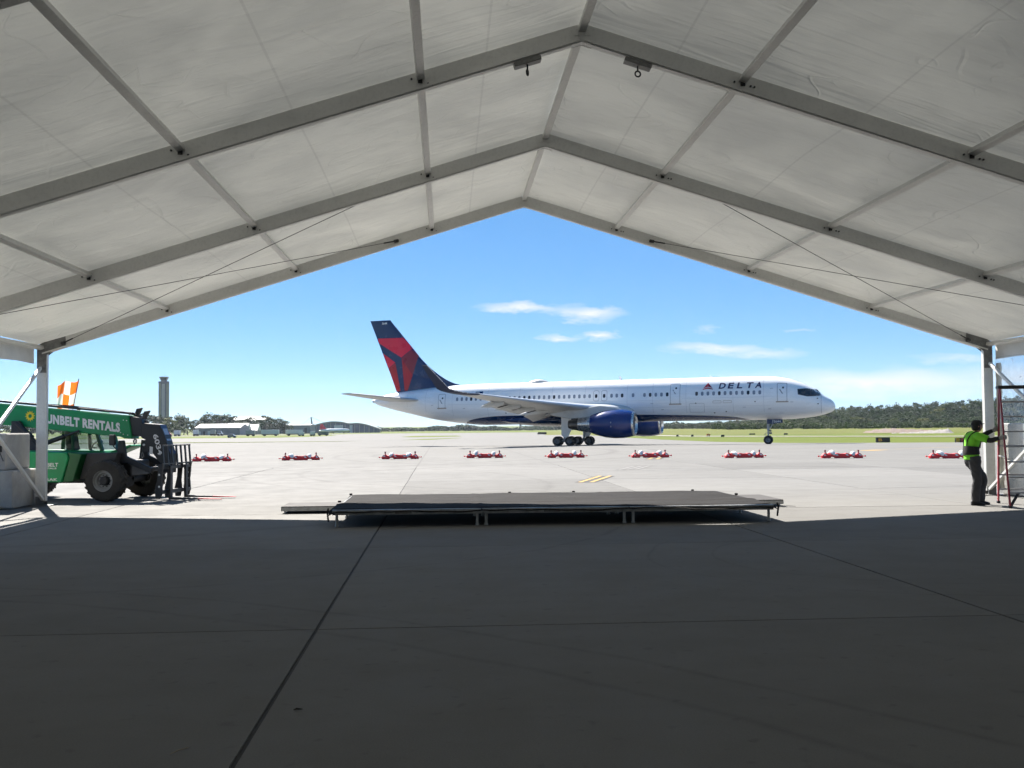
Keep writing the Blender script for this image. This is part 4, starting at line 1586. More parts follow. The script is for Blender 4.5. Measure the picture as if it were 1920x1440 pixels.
for sgn, dz in ((1, 0.055), (-1, -0.03)):
    g = empty('main_gear')
    g.parent = plane
    g.location = (0, 0, dz)
    for s in (24.24, 25.50):
        for dy in (-0.36, 0.36):
            wheel(s, sgn * 3.62 + dy, 0.46, 0.36, dz)
    b = MB()
    b.tube([L(24.87, sgn * 3.62, 0.55), L(24.75, sgn * 3.55, 1.6), L(24.6, sgn * 3.4, 3.0)], [0.11, 0.14, 0.17], 14)
    b.tube([L(24.24, sgn * 3.62, 0.46), L(25.5, sgn * 3.62, 0.46)], 0.11, 10)
    for s in (24.24, 25.5):
        b.tube([L(s, sgn * 3.62 - 0.36, 0.46), L(s, sgn * 3.62 + 0.36, 0.46)], 0.07, 8)
    b.tube([L(24.8, sgn * 3.58, 1.2), L(23.8, sgn * 2.9, 2.7)], 0.06, 8)
    b.build('strut', M_GEAR, g, smooth=True)
    b = MB()
    b.prism([(-24.05, 2.75), (-25.05, 2.75), (-25.05, 1.0), (-24.75, 0.82), (-24.40, 0.82), (-24.05, 1.5)], -sgn * 4.02 - 0.02, -sgn * 4.02 + 0.02)
    b.build('gear_door', M_PWHITE, g)
g = empty('nose_gear')
g.parent = plane
g.location = (0, 0, -0.01)
for dy in (-0.27, 0.27):
    wheel(5.93, dy, 0.42, 0.26, -0.01)
b = MB()
b.tube([L(5.93, 0, 0.42), L(5.93, 0, 1.3), L(5.93, 0, 1.31), L(5.90, 0, 2.5)], [0.075, 0.075, 0.12, 0.13], 12)
b.tube([L(5.93, -0.27, 0.42), L(5.93, 0.27, 0.42)], 0.05, 8)
b.tube([L(5.90, 0, 1.35), L(5.2, 0, 2.3)], 0.05, 8)
b.tube([L(5.99, 0.07, 0.62), L(6.28, 0.07, 0.88), L(6.02, 0.07, 1.15)], 0.035, 6)
b.build('strut', M_GEAR, g, smooth=True)
for (yy, zz) in ((0.22, 1.05), (-0.22, 1.05), (0.2, 1.28)):
    b = MB()
    b.lathe([(0.10, 0.085), (0.0, 0.10), (-0.12, 0.05)], L(5.72, yy, zz), 'x', 12)
    b.build('taxi_light', M_HUB, g, smooth=True)
for sgn in (1, -1):
    b = MB()
    b.prism([(-4.62, 2.36), (-5.98, 2.36), (-5.98, 1.90), (-5.35, 1.94), (-4.62, 2.0)], -sgn * 0.48 - 0.015, -sgn * 0.48 + 0.015)
    nd = b.build('gear_door', M_PNAVY, g)
    if sgn == 1:
        vs, fs = fit_text('5644', 0, 0.66, 2.03, 2.25, bold=0.02)
        b = MB()
        b.add([(-5.38 + p[0], -0.48 - 0.022, p[1]) for p in vs], fs)
        b.build('fleet_number', MATS['white_lettering'], g, fixn=False)
        b = MB()
        b.add([(-5.52, -0.502, 1.95), (-5.49, -0.502, 1.95), (-5.40, -0.502, 2.32), (-5.44, -0.502, 2.32)], [(0, 1, 2, 3)])
        b.build('white_slash', MATS['white_lettering'], g, fixn=False)
# ================================================================== TELEHANDLER
M_GREEN = pm('green_machine_paint', (0.005, 0.24, 0.080), 0.4, var=0.10, scale=3, coat=0.05, spec=0.35, dirt=0.12, dirtcol=(0.03, 0.08, 0.04), dscale=2)
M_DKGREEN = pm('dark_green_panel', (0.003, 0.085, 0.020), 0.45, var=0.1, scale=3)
M_TBLACK = pm('black_machine_paint', (0.014, 0.014, 0.016), 0.45, var=0.25, scale=5, dirt=0.2, dirtcol=(0.06, 0.055, 0.05))
M_TDARK = pm('dark_grey_chassis', (0.028, 0.028, 0.030), 0.55, var=0.2, scale=4, dirt=0.3, dirtcol=(0.09, 0.085, 0.08))
M_TTYRE = pm('dusty_tyre', (0.045, 0.041, 0.036), 0.9, var=0.35, scale=5, bump=0.4, bscale=30)
M_TRIM = pm('machine_rim', (0.36, 0.36, 0.35), 0.5, 0.2, var=0.12)
M_TWHITE = pm('white_decal', (0.72, 0.72, 0.72), 0.5, var=0.06, scale=8)
M_TYEL = pm('yellow_decal', (0.75, 0.58, 0.02), 0.5, var=0.05)
M_TGLASS = None


def glass_mat():
    m = bpy.data.materials.new('cab_glass')
    m.use_nodes = True
    T = N(m.node_tree)
    T.n.clear()
    out = T.new('ShaderNodeOutputMaterial')
    o = T.new('ShaderNodeTexCoord').outputs['Object']
    tp = T.new('ShaderNodeBsdfTransparent')
    T.link(T.ramp(T.noise(o, 3, 3), [(0.3, (0.42, 0.50, 0.48)), (0.7, (0.52, 0.60, 0.57))]), tp.inputs['Color'])
    gl = T.new('ShaderNodeBsdfGlossy')
    gl.inputs['Roughness'].default_value = 0.03
    fr = T.new('ShaderNodeFresnel')
    fr.inputs[0].default_value = 1.5
    mx = T.new('ShaderNodeMixShader')
    T.link(fr.outputs[0], mx.inputs[0])
    T.link(tp.outputs[0], mx.inputs[1])
    T.link(gl.outputs[0], mx.inputs[2])
    T.link(mx.outputs[0], out.inputs[0])
    return m


M_TGLASS = glass_mat()
tele = thing('telehandler', 'green telescopic forklift with black fork carriage and checkered flag beside the left post', 'forklift', (-7.39, 24.95, 0), R(-12.5))


def twheel(x, y):
    w = empty('wheel')
    w.parent = tele
    w.location = (x, y, 0.475)
    r, hw = 0.455, 0.17
    b = MB()
    b.lathe([(-hw, 0.24), (-hw * 1.02, 0.36), (-hw * .95, 0.425), (-hw * .7, r), (hw * .7, r), (hw * .95, 0.425), (hw * 1.02, 0.36), (hw, 0.24)], (0, 0, 0), 'y', 40)
    ty = b.build('tyre', M_TTYRE, w, smooth=True)
    b = MB()
    for k in range(22):
        for sd in (-1, 1):
            a0 = 2 * PI * (k + (0.5 if sd > 0 else 0)) / 22
            a1 = a0 + 0.20
            p = []
            for (a, yy, rr) in ((a0, sd * hw * 1.03, 0.405), (a0 + 0.10, sd * hw * 1.03, 0.405), (a1 + 0.09, sd * 0.01, r - 0.01), (a1, sd * 0.01, r - 0.01)):
                p.append((rr * math.cos(a), yy, rr * math.sin(a)))
            for (a, yy, rr) in ((a0, sd * hw * 1.0, 0.455), (a0 + 0.09, sd * hw * 1.0, 0.455), (a1 + 0.08, sd * 0.01, r + 0.026), (a1, sd * 0.01, r + 0.026)):
                p.append((rr * math.cos(a), yy, rr * math.sin(a)))
            b.add(p, [(0, 1, 2, 3), (7, 6, 5, 4), (0, 4, 5, 1), (1, 5, 6, 2), (2, 6, 7, 3), (3, 7, 4, 0)])
    lg = b.build('tread_lugs', M_TTYRE, w)
    lg['kind'] = 'stuff'
    b = MB()
    sg = -1 if y < 0 else 1
    b.lathe([(sg * 0.16, 0.25), (sg * 0.155, 0.235), (sg * 0.10, 0.215), (sg * 0.11, 0.185), (sg * 0.05, 0.16), (sg * 0.05, 0.10)], (0, 0, 0), 'y', 32)
    b.build('rim', M_TRIM, w, smooth=True, angle=30, fixn=False)
    b = MB()
    b.lathe([(sg * 0.05, 0.115), (sg * 0.13, 0.10), (sg * 0.15, 0.07), (sg * 0.15, 0.002)], (0, 0, 0), 'y', 24)
    for k in range(10):
        a = 2 * PI * k / 10
        b.tube([(0.135 * math.cos(a), sg * 0.045, 0.135 * math.sin(a)), (0.135 * math.cos(a), sg * 0.085, 0.135 * math.sin(a))], 0.011, 6)
    b.build('hub', M_TBLACK, w, smooth=True, angle=30)


for x in (0.0, -2.82):
    for y in (-0.88, 0.88):
        twheel(x, y)
for x in (0.0, -2.82):
    b = MB()
    b.tube([(x, -0.78, 0.475), (x, 0.78, 0.475)], 0.10, 10)
    b.lathe([(-0.16, 0.05), (-0.1, 0.19), (0.1, 0.19), (0.16, 0.05)], (x, 0, 0.475), 'x', 14)
    b.build('axle', M_TDARK, tele, smooth=True, angle=40)
b = MB()
b.box(-3.45, 0.35, -0.42, 0.42, 0.56, 0.92)
b.box(-2.35, -0.55, -0.50, 0.50, 0.40, 0.60)
b.build('chassis', M_TDARK, tele, bevel=0.02)
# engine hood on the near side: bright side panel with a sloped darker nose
b = MB()
b.prism([(-2.42, 0.46), (-1.02, 0.44), (-0.86, 1.00), (-0.92, 1.12), (-2.35, 1.17), (-2.42, 1.05)], -1.02, -0.45)
hood = b.build('engine_hood', M_GREEN, tele, bevel=0.02)
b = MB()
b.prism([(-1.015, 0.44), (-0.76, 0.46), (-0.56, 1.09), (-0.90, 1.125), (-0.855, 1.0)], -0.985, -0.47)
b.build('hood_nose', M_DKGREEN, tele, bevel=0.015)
b = MB()
b.prism([(-0.74, 0.48), (0.05, 0.52), (0.12, 0.80), (0.20, 1.10), (-0.55, 1.10)], -0.78, -0.43)
b.build('side_skirt', M_TDARK, tele, bevel=0.015)
for (x0, x1, z0, z1, tx, mt) in ((-1.62, -1.10, 0.80, 0.885, 'SUNBELT', M_TWHITE), (-1.58, -1.14, 0.745, 0.78, 'RENTALS', M_TWHITE), (-1.75, -1.11, 0.475, 0.54, 'SKYTRAK', M_TWHITE)):
    vs, fs = fit_text(tx, x0, x1, z0, z1, bold=0.02)
    b = MB()
    b.add([(p[0], -1.027, p[1]) for p in vs], fs)
    b.build('lettering', mt, hood, fixn=False)
# cab on the far side
cab = empty('cab')
cab.parent = tele
b = MB()
b.prism([(-2.20, 0.80), (-0.62, 0.80), (-0.56, 1.03), (-0.70, 1.13), (-2.20, 1.16)], 0.10, 0.92)
b.build('cab_base', M_GREEN, cab, bevel=0.02)
for (p, q, w) in (((-0.70, 1.13), (-0.98, 1.98), 0.07), ((-2.18, 1.15), (-2.12, 1.98), 0.07), ((-1.45, 1.14), (-1.50, 1.98), 0.06)):
    for y in (0.14, 0.88):
        b = MB()
        b.beam((p[0], y, p[1]), (q[0], y, q[1]), w, w, up=(0, 1, 0))
        b.build('cab_post', M_DKGREEN, cab)
b = MB()
b.prism([(-2.20, 1.98), (-0.93, 1.98), (-0.98, 2.06), (-2.15, 2.07)], 0.08, 0.94)
b.build('cab_roof', M_GREEN, cab, bevel=0.02)
for y in (0.135, 0.885):
    b = MB()
    b.add([(-2.12, y, 1.17), (-1.48, y, 1.16), (-1.53, y, 1.95), (-2.09, y, 1.95)], [(0, 1, 2, 3)])
    b.build('window', M_TGLASS, cab, fixn=False)
    b = MB()
    b.add([(-1.42, y, 1.16), (-0.76, y, 1.14), (-1.01, y, 1.95), (-1.47, y, 1.95)], [(0, 1, 2, 3)])
    b.build('window', M_TGLASS, cab, fixn=False)
b = MB()
b.add([(-0.67, 0.17, 1.15), (-0.67, 0.85, 1.15), (-0.95, 0.85, 1.95), (-0.95, 0.17, 1.95)], [(0, 1, 2, 3)])
b.build('windscreen', M_TGLASS, cab, fixn=False)
b = MB()
b.prism([(-1.75, 0.95), (-1.35, 0.95), (-1.35, 1.10), (-1.60, 1.14), (-1.72, 1.70), (-1.84, 1.70)], 0.35, 0.72)
b.build('seat', M_TBLACK, cab, bevel=0.03)
b = MB()
b.tube([(-0.80, 0.52, 1.0), (-1.05, 0.52, 1.28)], 0.02, 8)
b.tube([(-1.05 + 0.12 * math.cos(t) * 0.66, 0.52 + 0.17 * math.sin(t), 1.28 + 0.12 * math.cos(t) * 0.75) for t in np.linspace(0, 2 * PI, 17)], 0.014, 6, cap=False)
b.build('steering_wheel', M_TBLACK, cab, smooth=True)
# boom
b = MB()
b.prism([(-4.05, 1.86), (-0.05, 1.46), (0.05, 1.42), (0.23, 1.41), (0.14, 1.955), (-3.14, 2.275), (-4.05, 2.36)], -0.20, 0.16)
boom = b.build('boom', M_GREEN, tele, bevel=0.018)
vs, fs = fit_text('SUNBELT RENTALS', 0, 2.00, 0, 0.225, bold=0.055, spacing=1.1)
ang = math.atan2(1.66 - 1.94, 2.0)
b = MB()
x0, z0 = -2.04, 1.805
b.add([(x0 + p[0] * math.cos(ang) - p[1] * 0.02, -0.205, z0 + p[0] * math.sin(ang) * 0.88 + p[1]) for p in vs], fs)
b.build('lettering', M_TWHITE, boom, fixn=False)
b = MB()
pts = []
for k in range(24):
    a = 2 * PI * k / 24
    rr = (0.135, 0.085)[k % 2] if k % 2 == 0 else 0.085
    pts.append((rr * math.cos(a + (0.10 if k % 2 == 0 else 0)), rr * math.sin(a + (0.10 if k % 2 == 0 else 0))))
inn = [(0.045 * math.cos(2 * PI * k / 24), 0.045 * math.sin(2 * PI * k / 24)) for k in range(24)]
b.add([(-2.35 + p[0], -0.206, 1.965 + p[1]) for p in pts + inn], [(k, (k + 1) % 24, 24 + (k + 1) % 24, 24 + k) for k in range(24)])
b.build('sun_emblem', M_TYEL, boom, fixn=False)
b = MB()
for (bx, bz) in ((0.02, 1.52), (0.13, 1.50), (0.02, 1.85), (0.10, 1.84), (-0.05, 1.56)):
    b.tube([(bx, -0.21, bz), (bx, -0.19, bz)], 0.012, 8)
b.build('bolts', M_TWHITE, boom)['kind'] = 'stuff'
b = MB()
b.beam((-3.6, -0.05, 2.365), (0.16, -0.05, 2.005), 0.13, 0.05)
b.build('hose_track', M_TBLACK, tele)
b = MB()
for y in (0.02, 0.10):
    b.tube([(-3.2, y, 2.33), (-1.5, y, 2.20), (0.1, y, 2.02), (0.35, y, 1.92), (0.5, y, 1.78)], 0.018, 6)
b.build('hydraulic_hoses', M_TBLACK, tele, smooth=True)
for (x, z, y) in ((0.12, 2.02, 0.12), (0.44, 1.95, -0.12)):
    b = MB()
    b.prism([(x, z - 0.08), (x + 0.10, z - 0.08), (x + 0.20, z + 0.12), (x + 0.07, z + 0.10)], y - 0.05, y + 0.05)
    b.build('work_light', M_TDARK, tele, bevel=0.01)
b = MB()
b.prism([(0.05, 1.50), (0.46, 1.46), (0.46, 1.78), (0.42, 1.90), (0.05, 1.95)], -0.15, 0.11)
b.build('inner_boom', M_TBLACK, tele, bevel=0.012)
# boom head
b = MB()
b.prism([(0.44, 1.78), (0.84, 1.745), (0.90, 1.74), (1.04, 1.45), (1.17, 1.04), (1.17, 0.62), (0.97, 0.62), (0.93, 0.84), (0.71, 1.10), (0.48, 1.09), (0.46, 1.25), (0.57, 1.38), (0.44, 1.44)], -0.17, 0.14)
head = b.build('boom_head', M_TBLACK, tele, bevel=0.012)
vs, fs = fit_text('6034', 0, 0.50, 0, 0.125, bold=0.03)
b = MB()
a = R(-74)
b.add([(0.74 + p[0] * math.cos(a) - p[1] * math.sin(a) * 1.0 - 0.0, -0.178, 1.50 + p[0] * math.sin(a) + p[1] * math.cos(a)) for p in vs], fs)
b.build('lettering', M_TWHITE, head, fixn=False)
M_LBL = pm('navy_label', (0.02, 0.04, 0.12), 0.4)
M_LBL2 = pm('pale_label', (0.30, 0.38, 0.52), 0.4, var=0.3, scale=30)
nrm = Vector((0.29, 0, 0.13)).normalized()
b = MB()
p0, p1 = Vector((0.905, 0, 1.735)) + nrm * 0.006, Vector((1.165, 0, 1.06)) + nrm * 0.006
b.add([(p0.x, -0.16, p0.z), (p0.x, 0.13, p0.z), (p1.x, 0.13, p1.z), (p1.x, -0.16, p1.z)], [(0, 1, 2, 3)])
b.build('front_plate', M_LBL, head, fixn=False)
b = MB()
p0, p1 = Vector((0.945, 0, 1.64)) + nrm * 0.012, Vector((1.06, 0, 1.36)) + nrm * 0.012
b.add([(p0.x, -0.12, p0.z), (p0.x, 0.09, p0.z), (p1.x, 0.09, p1.z), (p1.x, -0.12, p1.z)], [(0, 1, 2, 3)])
b.build('warning_label', M_LBL2, head, fixn=False)
b = MB()
b.add([(0.66, -0.176, 1.06), (0.74, -0.176, 1.04), (0.745, -0.176, 1.22), (0.665, -0.176, 1.235)], [(0, 1, 2, 3)])
b.build('white_label', M_TWHITE, head, fixn=False)
b = MB()
b.tube([(0.52, -0.18, 1.27), (0.52, -0.165, 1.27)], 0.028, 12)
b.build('pivot_pin', M_TWHITE, head)
b = MB()
b.tube([(0.50, -0.19, 1.10), (0.47, -0.20, 1.02), (0.49, -0.20, 0.96), (0.53, -0.20, 1.0), (0.51, -0.19, 1.08)], 0.014, 6)
b.tube([(0.30, -0.17, 1.42), (0.27, -0.19, 1.36), (0.30, -0.20, 1.29), (0.34, -0.20, 1.31), (0.33, -0.18, 1.40)], 0.02, 6)
b.build('shackle', M_ALUD, head, smooth=True)
# fork carriage
car = empty('fork_carriage')
car.parent = tele
for (z0_, z1_) in ((0.72, 0.80), (0.16, 0.25)):
    b = MB()
    b.box(1.20, 1.26, -0.72, 0.72, z0_, z1_)
    b.build('cross_bar', M_TBLACK, car, bevel=0.008)
for y in (-0.70, -0.25, 0.25, 0.70):
    b = MB()
    b.prism([(1.10, 0.06), (1.22, 0.06), (1.26, 0.22), (1.24, 0.45), (1.28, 0.84), (1.16, 0.84), (1.14, 0.5), (1.08, 0.25)], y - 0.025, y + 0.025)
    b.build('side_plate', M_TBLACK, car, bevel=0.006)
for y in np.linspace(-0.62, 0.70, 7):
    b = MB()
    b.beam((1.25, y, 0.80), (1.21, y, 1.26), 0.05, 0.03, up=(1, 0, 0))
    b.build('backrest_bar', M_TBLACK, car)
b = MB()
b.beam((1.212, -0.66, 1.255), (1.212, 0.74, 1.255), 0.035, 0.03)
b.build('backrest_rail', M_TBLACK, car)
b = MB()
b.beam((1.27, -0.74, 0.845), (1.27, 0.74, 0.845), 0.03, 0.03)
b.build('backrest_rail', M_TBLACK, car)
M_FORK = pm('worn_red_fork_tip', (0.30, 0.03, 0.03), 0.5, 0.2, var=0.2)
for y in (-0.42, 0.34):
    b = MB()
    b.box(1.29, 1.34, y - 0.06, y + 0.06, 0.03, 0.80)
    b.build('fork_shank', M_TDARK, car, bevel=0.006)
    b = MB()
    b.loft([[(1.34, y - 0.06, 0.03), (1.34, y + 0.06, 0.03), (1.34, y + 0.06, 0.075), (1.34, y - 0.06, 0.075)], [(2.0, y - 0.06, 0.03), (2.0, y + 0.06, 0.03), (2.0, y + 0.06, 0.065), (2.0, y - 0.06, 0.065)]])
    b.build('fork_blade', M_TDARK, car)
    b = MB()
    b.loft([[(2.001, y - 0.06, 0.03), (2.001, y + 0.06, 0.03), (2.001, y + 0.06, 0.065), (2.001, y - 0.06, 0.065)], [(2.55, y - 0.035, 0.03), (2.55, y + 0.035, 0.03), (2.55, y + 0.035, 0.042), (2.55, y - 0.035, 0.042)]])
    b.build('fork_tip', M_FORK, car)
b = MB()
for (y, z) in ((-0.728, 0.60), (-0.728, 0.33), (0.67, 0.60), (0.67, 0.46)):
    b.tube([(1.19, y, z), (1.19, y + 0.02, z)], 0.025, 10)
b.build('pin_heads', M_TWHITE, car)['kind'] = 'stuff'
# hydraulic cylinders and front frame
for (p, q, r0) in (((-2.62, -0.30, 1.80), (-1.95, -0.32, 1.22), 0.06), ((-1.95, -0.30, 1.30), (-1.05, -0.28, 1.60), 0.055), ((0.72, -0.02, 1.25), (1.10, 0.0, 0.62), 0.05)):
    p, q = Vector(p), Vector(q)
    b = MB()
    b.tube([p, p + (q - p) * 0.6], r0, 12)
    b.tube([p + (q - p) * 0.6, q], r0 * 0.5, 10)
    b.build('hydraulic_cylinder', M_TBLACK, tele, smooth=True, angle=40)
b = MB()
b.prism([(-2.75, 1.85), (-2.55, 1.85), (-2.05, 1.20), (-2.30, 0.90), (-2.75, 1.3)], -0.34, -0.26)
b.build('boom_mount', M_TBLACK, tele, bevel=0.01)
for y in (-0.52, 0.52):
    b = MB()
    b.prism([(0.04, 0.86), (0.10, 1.38), (0.22, 1.38), (0.28, 1.02), (0.92, 0.74), (0.92, 0.62), (0.30, 0.86), (0.12, 0.78)], y - 0.05, y + 0.05)
    b.build('front_arm', M_TBLACK, tele, bevel=0.01)
b = MB()
b.box(0.70, 0.78, -0.48, 0.48, 0.66, 0.76)
b.build('arm_cross_tube', M_TBLACK, tele, bevel=0.01)
b = MB()
b.box(-0.09, 0.06, -0.66, -0.58, 1.27, 1.52)
b.build('mirror', M_TBLACK, tele, bevel=0.02)
b = MB()
b.tube([(0.0, -0.62, 1.27), (0.10, -0.55, 1.12)], 0.015, 6)
b.build('mirror_arm', M_TBLACK, tele)
b = MB()
b.prism([(-0.55, 1.02), (-0.10, 1.20), (-0.05, 1.24), (-0.10, 1.27), (-0.60, 1.10)], 0.30, 0.85)
b.build('front_cowl', M_GREEN, tele, bevel=0.01)
b = MB()
b.lathe([(0, 0.045), (0.05, 0.045), (0.05, 0.04), (0.11, 0.035), (0.12, 0.001)], (-1.42, 0.3, 2.065), 'z', 12)
b.build('beacon', pm('dark_red_lens', (0.10, 0.01, 0.012), 0.3), tele, smooth=True)
# checkered flag on the cab roof
M_FORG, M_FWHT = pm('orange_cloth', (0.80, 0.16, 0.02), 0.8, var=0.08, scale=10), pm('white_cloth', (0.72, 0.70, 0.66), 0.8, var=0.06, scale=10)


def flag_mat(m):
    T = N(m.node_tree)
    p = [n for n in T.n if n.type == 'BSDF_PRINCIPLED'][0]
    out = [n for n in T.n if n.type == 'OUTPUT_MATERIAL'][0]
    tr = T.new('ShaderNodeBsdfTranslucent')
    T.link(p.inputs['Base Color'].links[0].from_socket, tr.inputs['Color'])
    mx = T.new('ShaderNodeMixShader')
    mx.inputs[0].default_value = 0.5
    T.link(p.outputs[0], mx.inputs[1])
    T.link(tr.outputs[0], mx.inputs[2])
    T.link(mx.outputs[0], out.inputs[0])


flag_mat(M_FORG)
flag_mat(M_FWHT)


flag = empty('flag')
flag.parent = tele
flag.location = (-1.52, 0.3, 2.06)
b = MB()
b.tube([(-0.06, 0, 0), (0.10, 0, 0.80)], 0.010, 6)
b.build('flag_pole', M_TBLACK, flag)
b = MB()
NF = 24


def flag_fn(u, v):
    # u from the pole outwards, v from bottom to top
    px, pz = -0.035 + 0.155 * (0.1 + 0.87 * v) * 0.9, 0.10 + 0.66 * v
    x = px - u * (0.58 - 0.08 * (1 - v)) 
    y = 0.05 * math.sin(u * 7.5 + v * 1.2) * (0.3 + u)
    z = pz - 0.10 * u - 0.05 * u * math.sin(u * 5 + 1.5) + 0.02 * math.sin(u * 9 + v * 3)
    return (x, y, z)


b.grid(NF, NF, flag_fn)
for j in range(NF):
    for i in range(NF):
        b.mi[j * NF + i] = ((i > 7) + (i > 13) + (j < 13) + (j < 3)) % 2
b.build('flag_cloth', [M_FORG, M_FWHT], flag, smooth=True, fixn=False)
# ================================================================== LOW BARRICADES WITH SANDBAGS
M_BRED = pm('red_barricade_plastic', (0.78, 0.022, 0.030), 0.5, var=0.12, scale=4, dirt=0.3, dirtcol=(0.45, 0.06, 0.05), dscale=3)
M_BDARK = pm('dark_red_light', (0.20, 0.008, 0.018), 0.3, var=0.1)
M_BREF = pm('reflective_white', (0.70, 0.68, 0.68), 0.4, var=0.1)
M_BAG = pm('white_sandbag', (0.66, 0.67, 0.66), 0.85, var=0.08, scale=8, bump=0.8, bscale=14, bdist=0.03)


def make_barricade():
    o = empty('barricade')
    prof = [(-0.96, 0), (-0.56, 0), (-0.53, 0.055), (-0.37, 0.055), (-0.34, 0), (0.34, 0), (0.37, 0.055), (0.53, 0.055), (0.56, 0), (0.96, 0),
            (0.96, 0.11), (0.84, 0.235), (0.72, 0.235), (0.66, 0.17), (0.36, 0.17), (0.28, 0.235), (0.16, 0.235), (0.12, 0.215), (-0.12, 0.215), (-0.16, 0.235), (-0.28, 0.235), (-0.36, 0.17), (-0.66, 0.17), (-0.72, 0.235), (-0.84, 0.235), (-0.96, 0.11)]
    b = MB()
    b.prism(prof, -0.13, 0.13)
    b.build('body', M_BRED, o, bevel=0.012)
    for s in (-1, 1):
        b = MB()
        b.box(min(s * 0.958, s * 1.12), max(s * 0.958, s * 1.12), -0.03, 0.03, 0.075, 0.105)
        b.box(min(s * 1.07, s * 1.12), max(s * 1.07, s * 1.12), -0.04, 0.04, 0.06, 0.125)
        b.build('connector', M_BRED, o)
        b = MB()
        b.lathe([(0.225, 0.03), (0.30, 0.028), (0.305, 0.042), (0.385, 0.040), (0.395, 0.002)], (s * 0.78, 0, 0), 'z', 10)
        b.build('warning_light', M_BDARK, o, smooth=True)
    for x in (-0.86, -0.28, 0.20, 0.80):
        b = MB()
        b.add([(x, -0.146, 0.12), (x + 0.10, -0.146, 0.12), (x + 0.03, -0.146, 0.20), (x - 0.07, -0.146, 0.20)], [(0, 1, 2, 3)])
        b.build('reflective_stripe', M_BREF, o, fixn=False)
    return o


def make_bag(seed):
    rr = random.Random(seed)
    b = MB()
    rings = []
    n = 18
    for i in range(11):
        t = i / 10
        y = -0.30 + 0.60 * t
        w = 0.155 * (math.sin(PI * (0.07 + 0.86 * t)) ** 0.55)
        h = 0.105 * (math.sin(PI * (0.05 + 0.90 * t)) ** 0.5)
        sag = -0.10 * (2 * t - 1) ** 2
        rings.append([(w * math.cos(a) * (1 + 0.10 * math.sin(3 * a + i + seed)), y, 0.27 + sag + h * math.sin(a) * (1 + 0.12 * math.sin(2 * a + i * 0.7 + seed))) for a in (2 * PI * k / n for k in range(n))])
    b.loft(rings)
    return b.mesh('sandbag', M_BAG, smooth=True, angle=80)


bags = [make_bag(i) for i in range(4)]
proto_b = make_barricade()
bpts = [((358, 867), (436, 865)), ((525, 866), (602, 864)), ((712, 862), (788, 860)), ((871, 860), (946, 858)), ((1022, 859), (1100, 857)), ((1182, 860), (1256, 858.5)), ((1355, 861), (1435, 860)), ((1535, 861), (1622, 860)), ((1740, 861), (1826, 860.5))]


def ground_at(u, v):
    d = _F + _R * ((u - 960) / 1941.5) + _U * ((720 - v) / 1941.5)
    lo, hi = 1.0, 5000.0
    for _ in range(60):
        m = (lo + hi) / 2
        if CAM_H + m * d.z > gz(m * d.y):
            lo = m
        else:
            hi = m
    return Vector((d.x * lo, d.y * lo, gz(d.y * lo)))


ords = ['leftmost', 'second', 'third', 'fourth', 'fifth', 'sixth', 'seventh', 'eighth', 'rightmost']
for i, (a, c) in enumerate(bpts):
    ga, gc = ground_at(*a), ground_at(*c)
    mid = (ga + gc) / 2
    # keep to the common line of the row
    ymid = float(np.interp(i, [0, 3, 5, 8], [53.8, 55.2, 52.8, 46.6]))
    mid = Vector((mid.x * ymid / mid.y, ymid, gz(ymid)))
    o = proto_b if i == 0 else copy_tree(proto_b)
    o.location = mid + Vector((0, 0, 0.004))
    o.rotation_euler = (0, 0, random.uniform(-0.10, 0.10) + (0.06, 0.06, 0.06, 0.02, 0.0, -0.06, -0.10, -0.10, -0.12)[i])
    nm = ('%s red barricade in the row across the apron' % ords[i]) if i in (0, 8) else ('%s red barricade from the left in the row across the apron' % ords[i])
    tag(o, nm + (', next to the fork carriage' if i == 0 else ', partly behind the man in green' if i == 8 else ''), 'barricade', 'red barricades across the apron')
    for s in (-1, 1):
        g = newobj('sandbag', bags[(i * 2 + (s + 1) // 2) % 4])
        ca = o.rotation_euler.z
        dx = s * (0.47 + random.uniform(-0.05, 0.05))
        g.location = o.location + Vector((dx * math.cos(ca), dx * math.sin(ca), 0.005))
        g.rotation_euler = (0, 0, ca + random.uniform(-0.35, 0.35))
        g.scale = (random.uniform(0.72, 0.98), random.uniform(0.75, 0.95), random.uniform(0.84, 1.0))
        tag(g, 'white sandbag lying over the %s end of the %s barricade' % ('left' if s < 0 else 'right', ords[i] if i in (0, 8) else ords[i] + ' from left'), 'sandbag', 'white sandbags on the barricades')
# ================================================================== STEP LADDER
M_LRED = pm('red_fibreglass_rail', (0.27, 0.015, 0.032), 0.45, var=0.12, scale=6, dirt=0.25, dirtcol=(0.25, 0.12, 0.12), dscale=8)
M_LALU = pm('ladder_aluminium', (0.45, 0.44, 0.44), 0.4, 0.6, var=0.1, scale=8)
M_LBLK = pm('ladder_black_plastic', (0.02, 0.02, 0.022), 0.5, var=0.1)
LAD_A = math.atan2(-0.333, 0.943)
ladder = thing('step_ladder', 'tall red fibreglass step ladder with grey steps beside the right post', 'ladder', (10.82, 19.16, 0), LAD_A)
LH = 2.31
FL = [Vector((0, 0, 0)), Vector((-0.03, 0.60, LH))]
FR = [Vector((0.66, 0, 0)), Vector((0.47, 0.60, LH))]
RL = [Vector((0.02, 1.34, 0)), Vector((-0.02, 0.74, LH))]
RR = [Vector((0.62, 1.34, 0)), Vector((0.45, 0.74, LH))]
for (a, c) in (FL, FR, RL, RR):
    b = MB()
    b.beam(a + Vector((0, 0, 0.03)), c, 0.030, 0.075, up=(0, 1, 0))
    b.build('rail', M_LRED, ladder, bevel=0.004)
    b = MB()
    b.box(a.x - 0.03, a.x + 0.03, a.y - 0.05, a.y + 0.05, 0.002, 0.05)
    b.build('foot', M_LBLK, ladder, bevel=0.006)
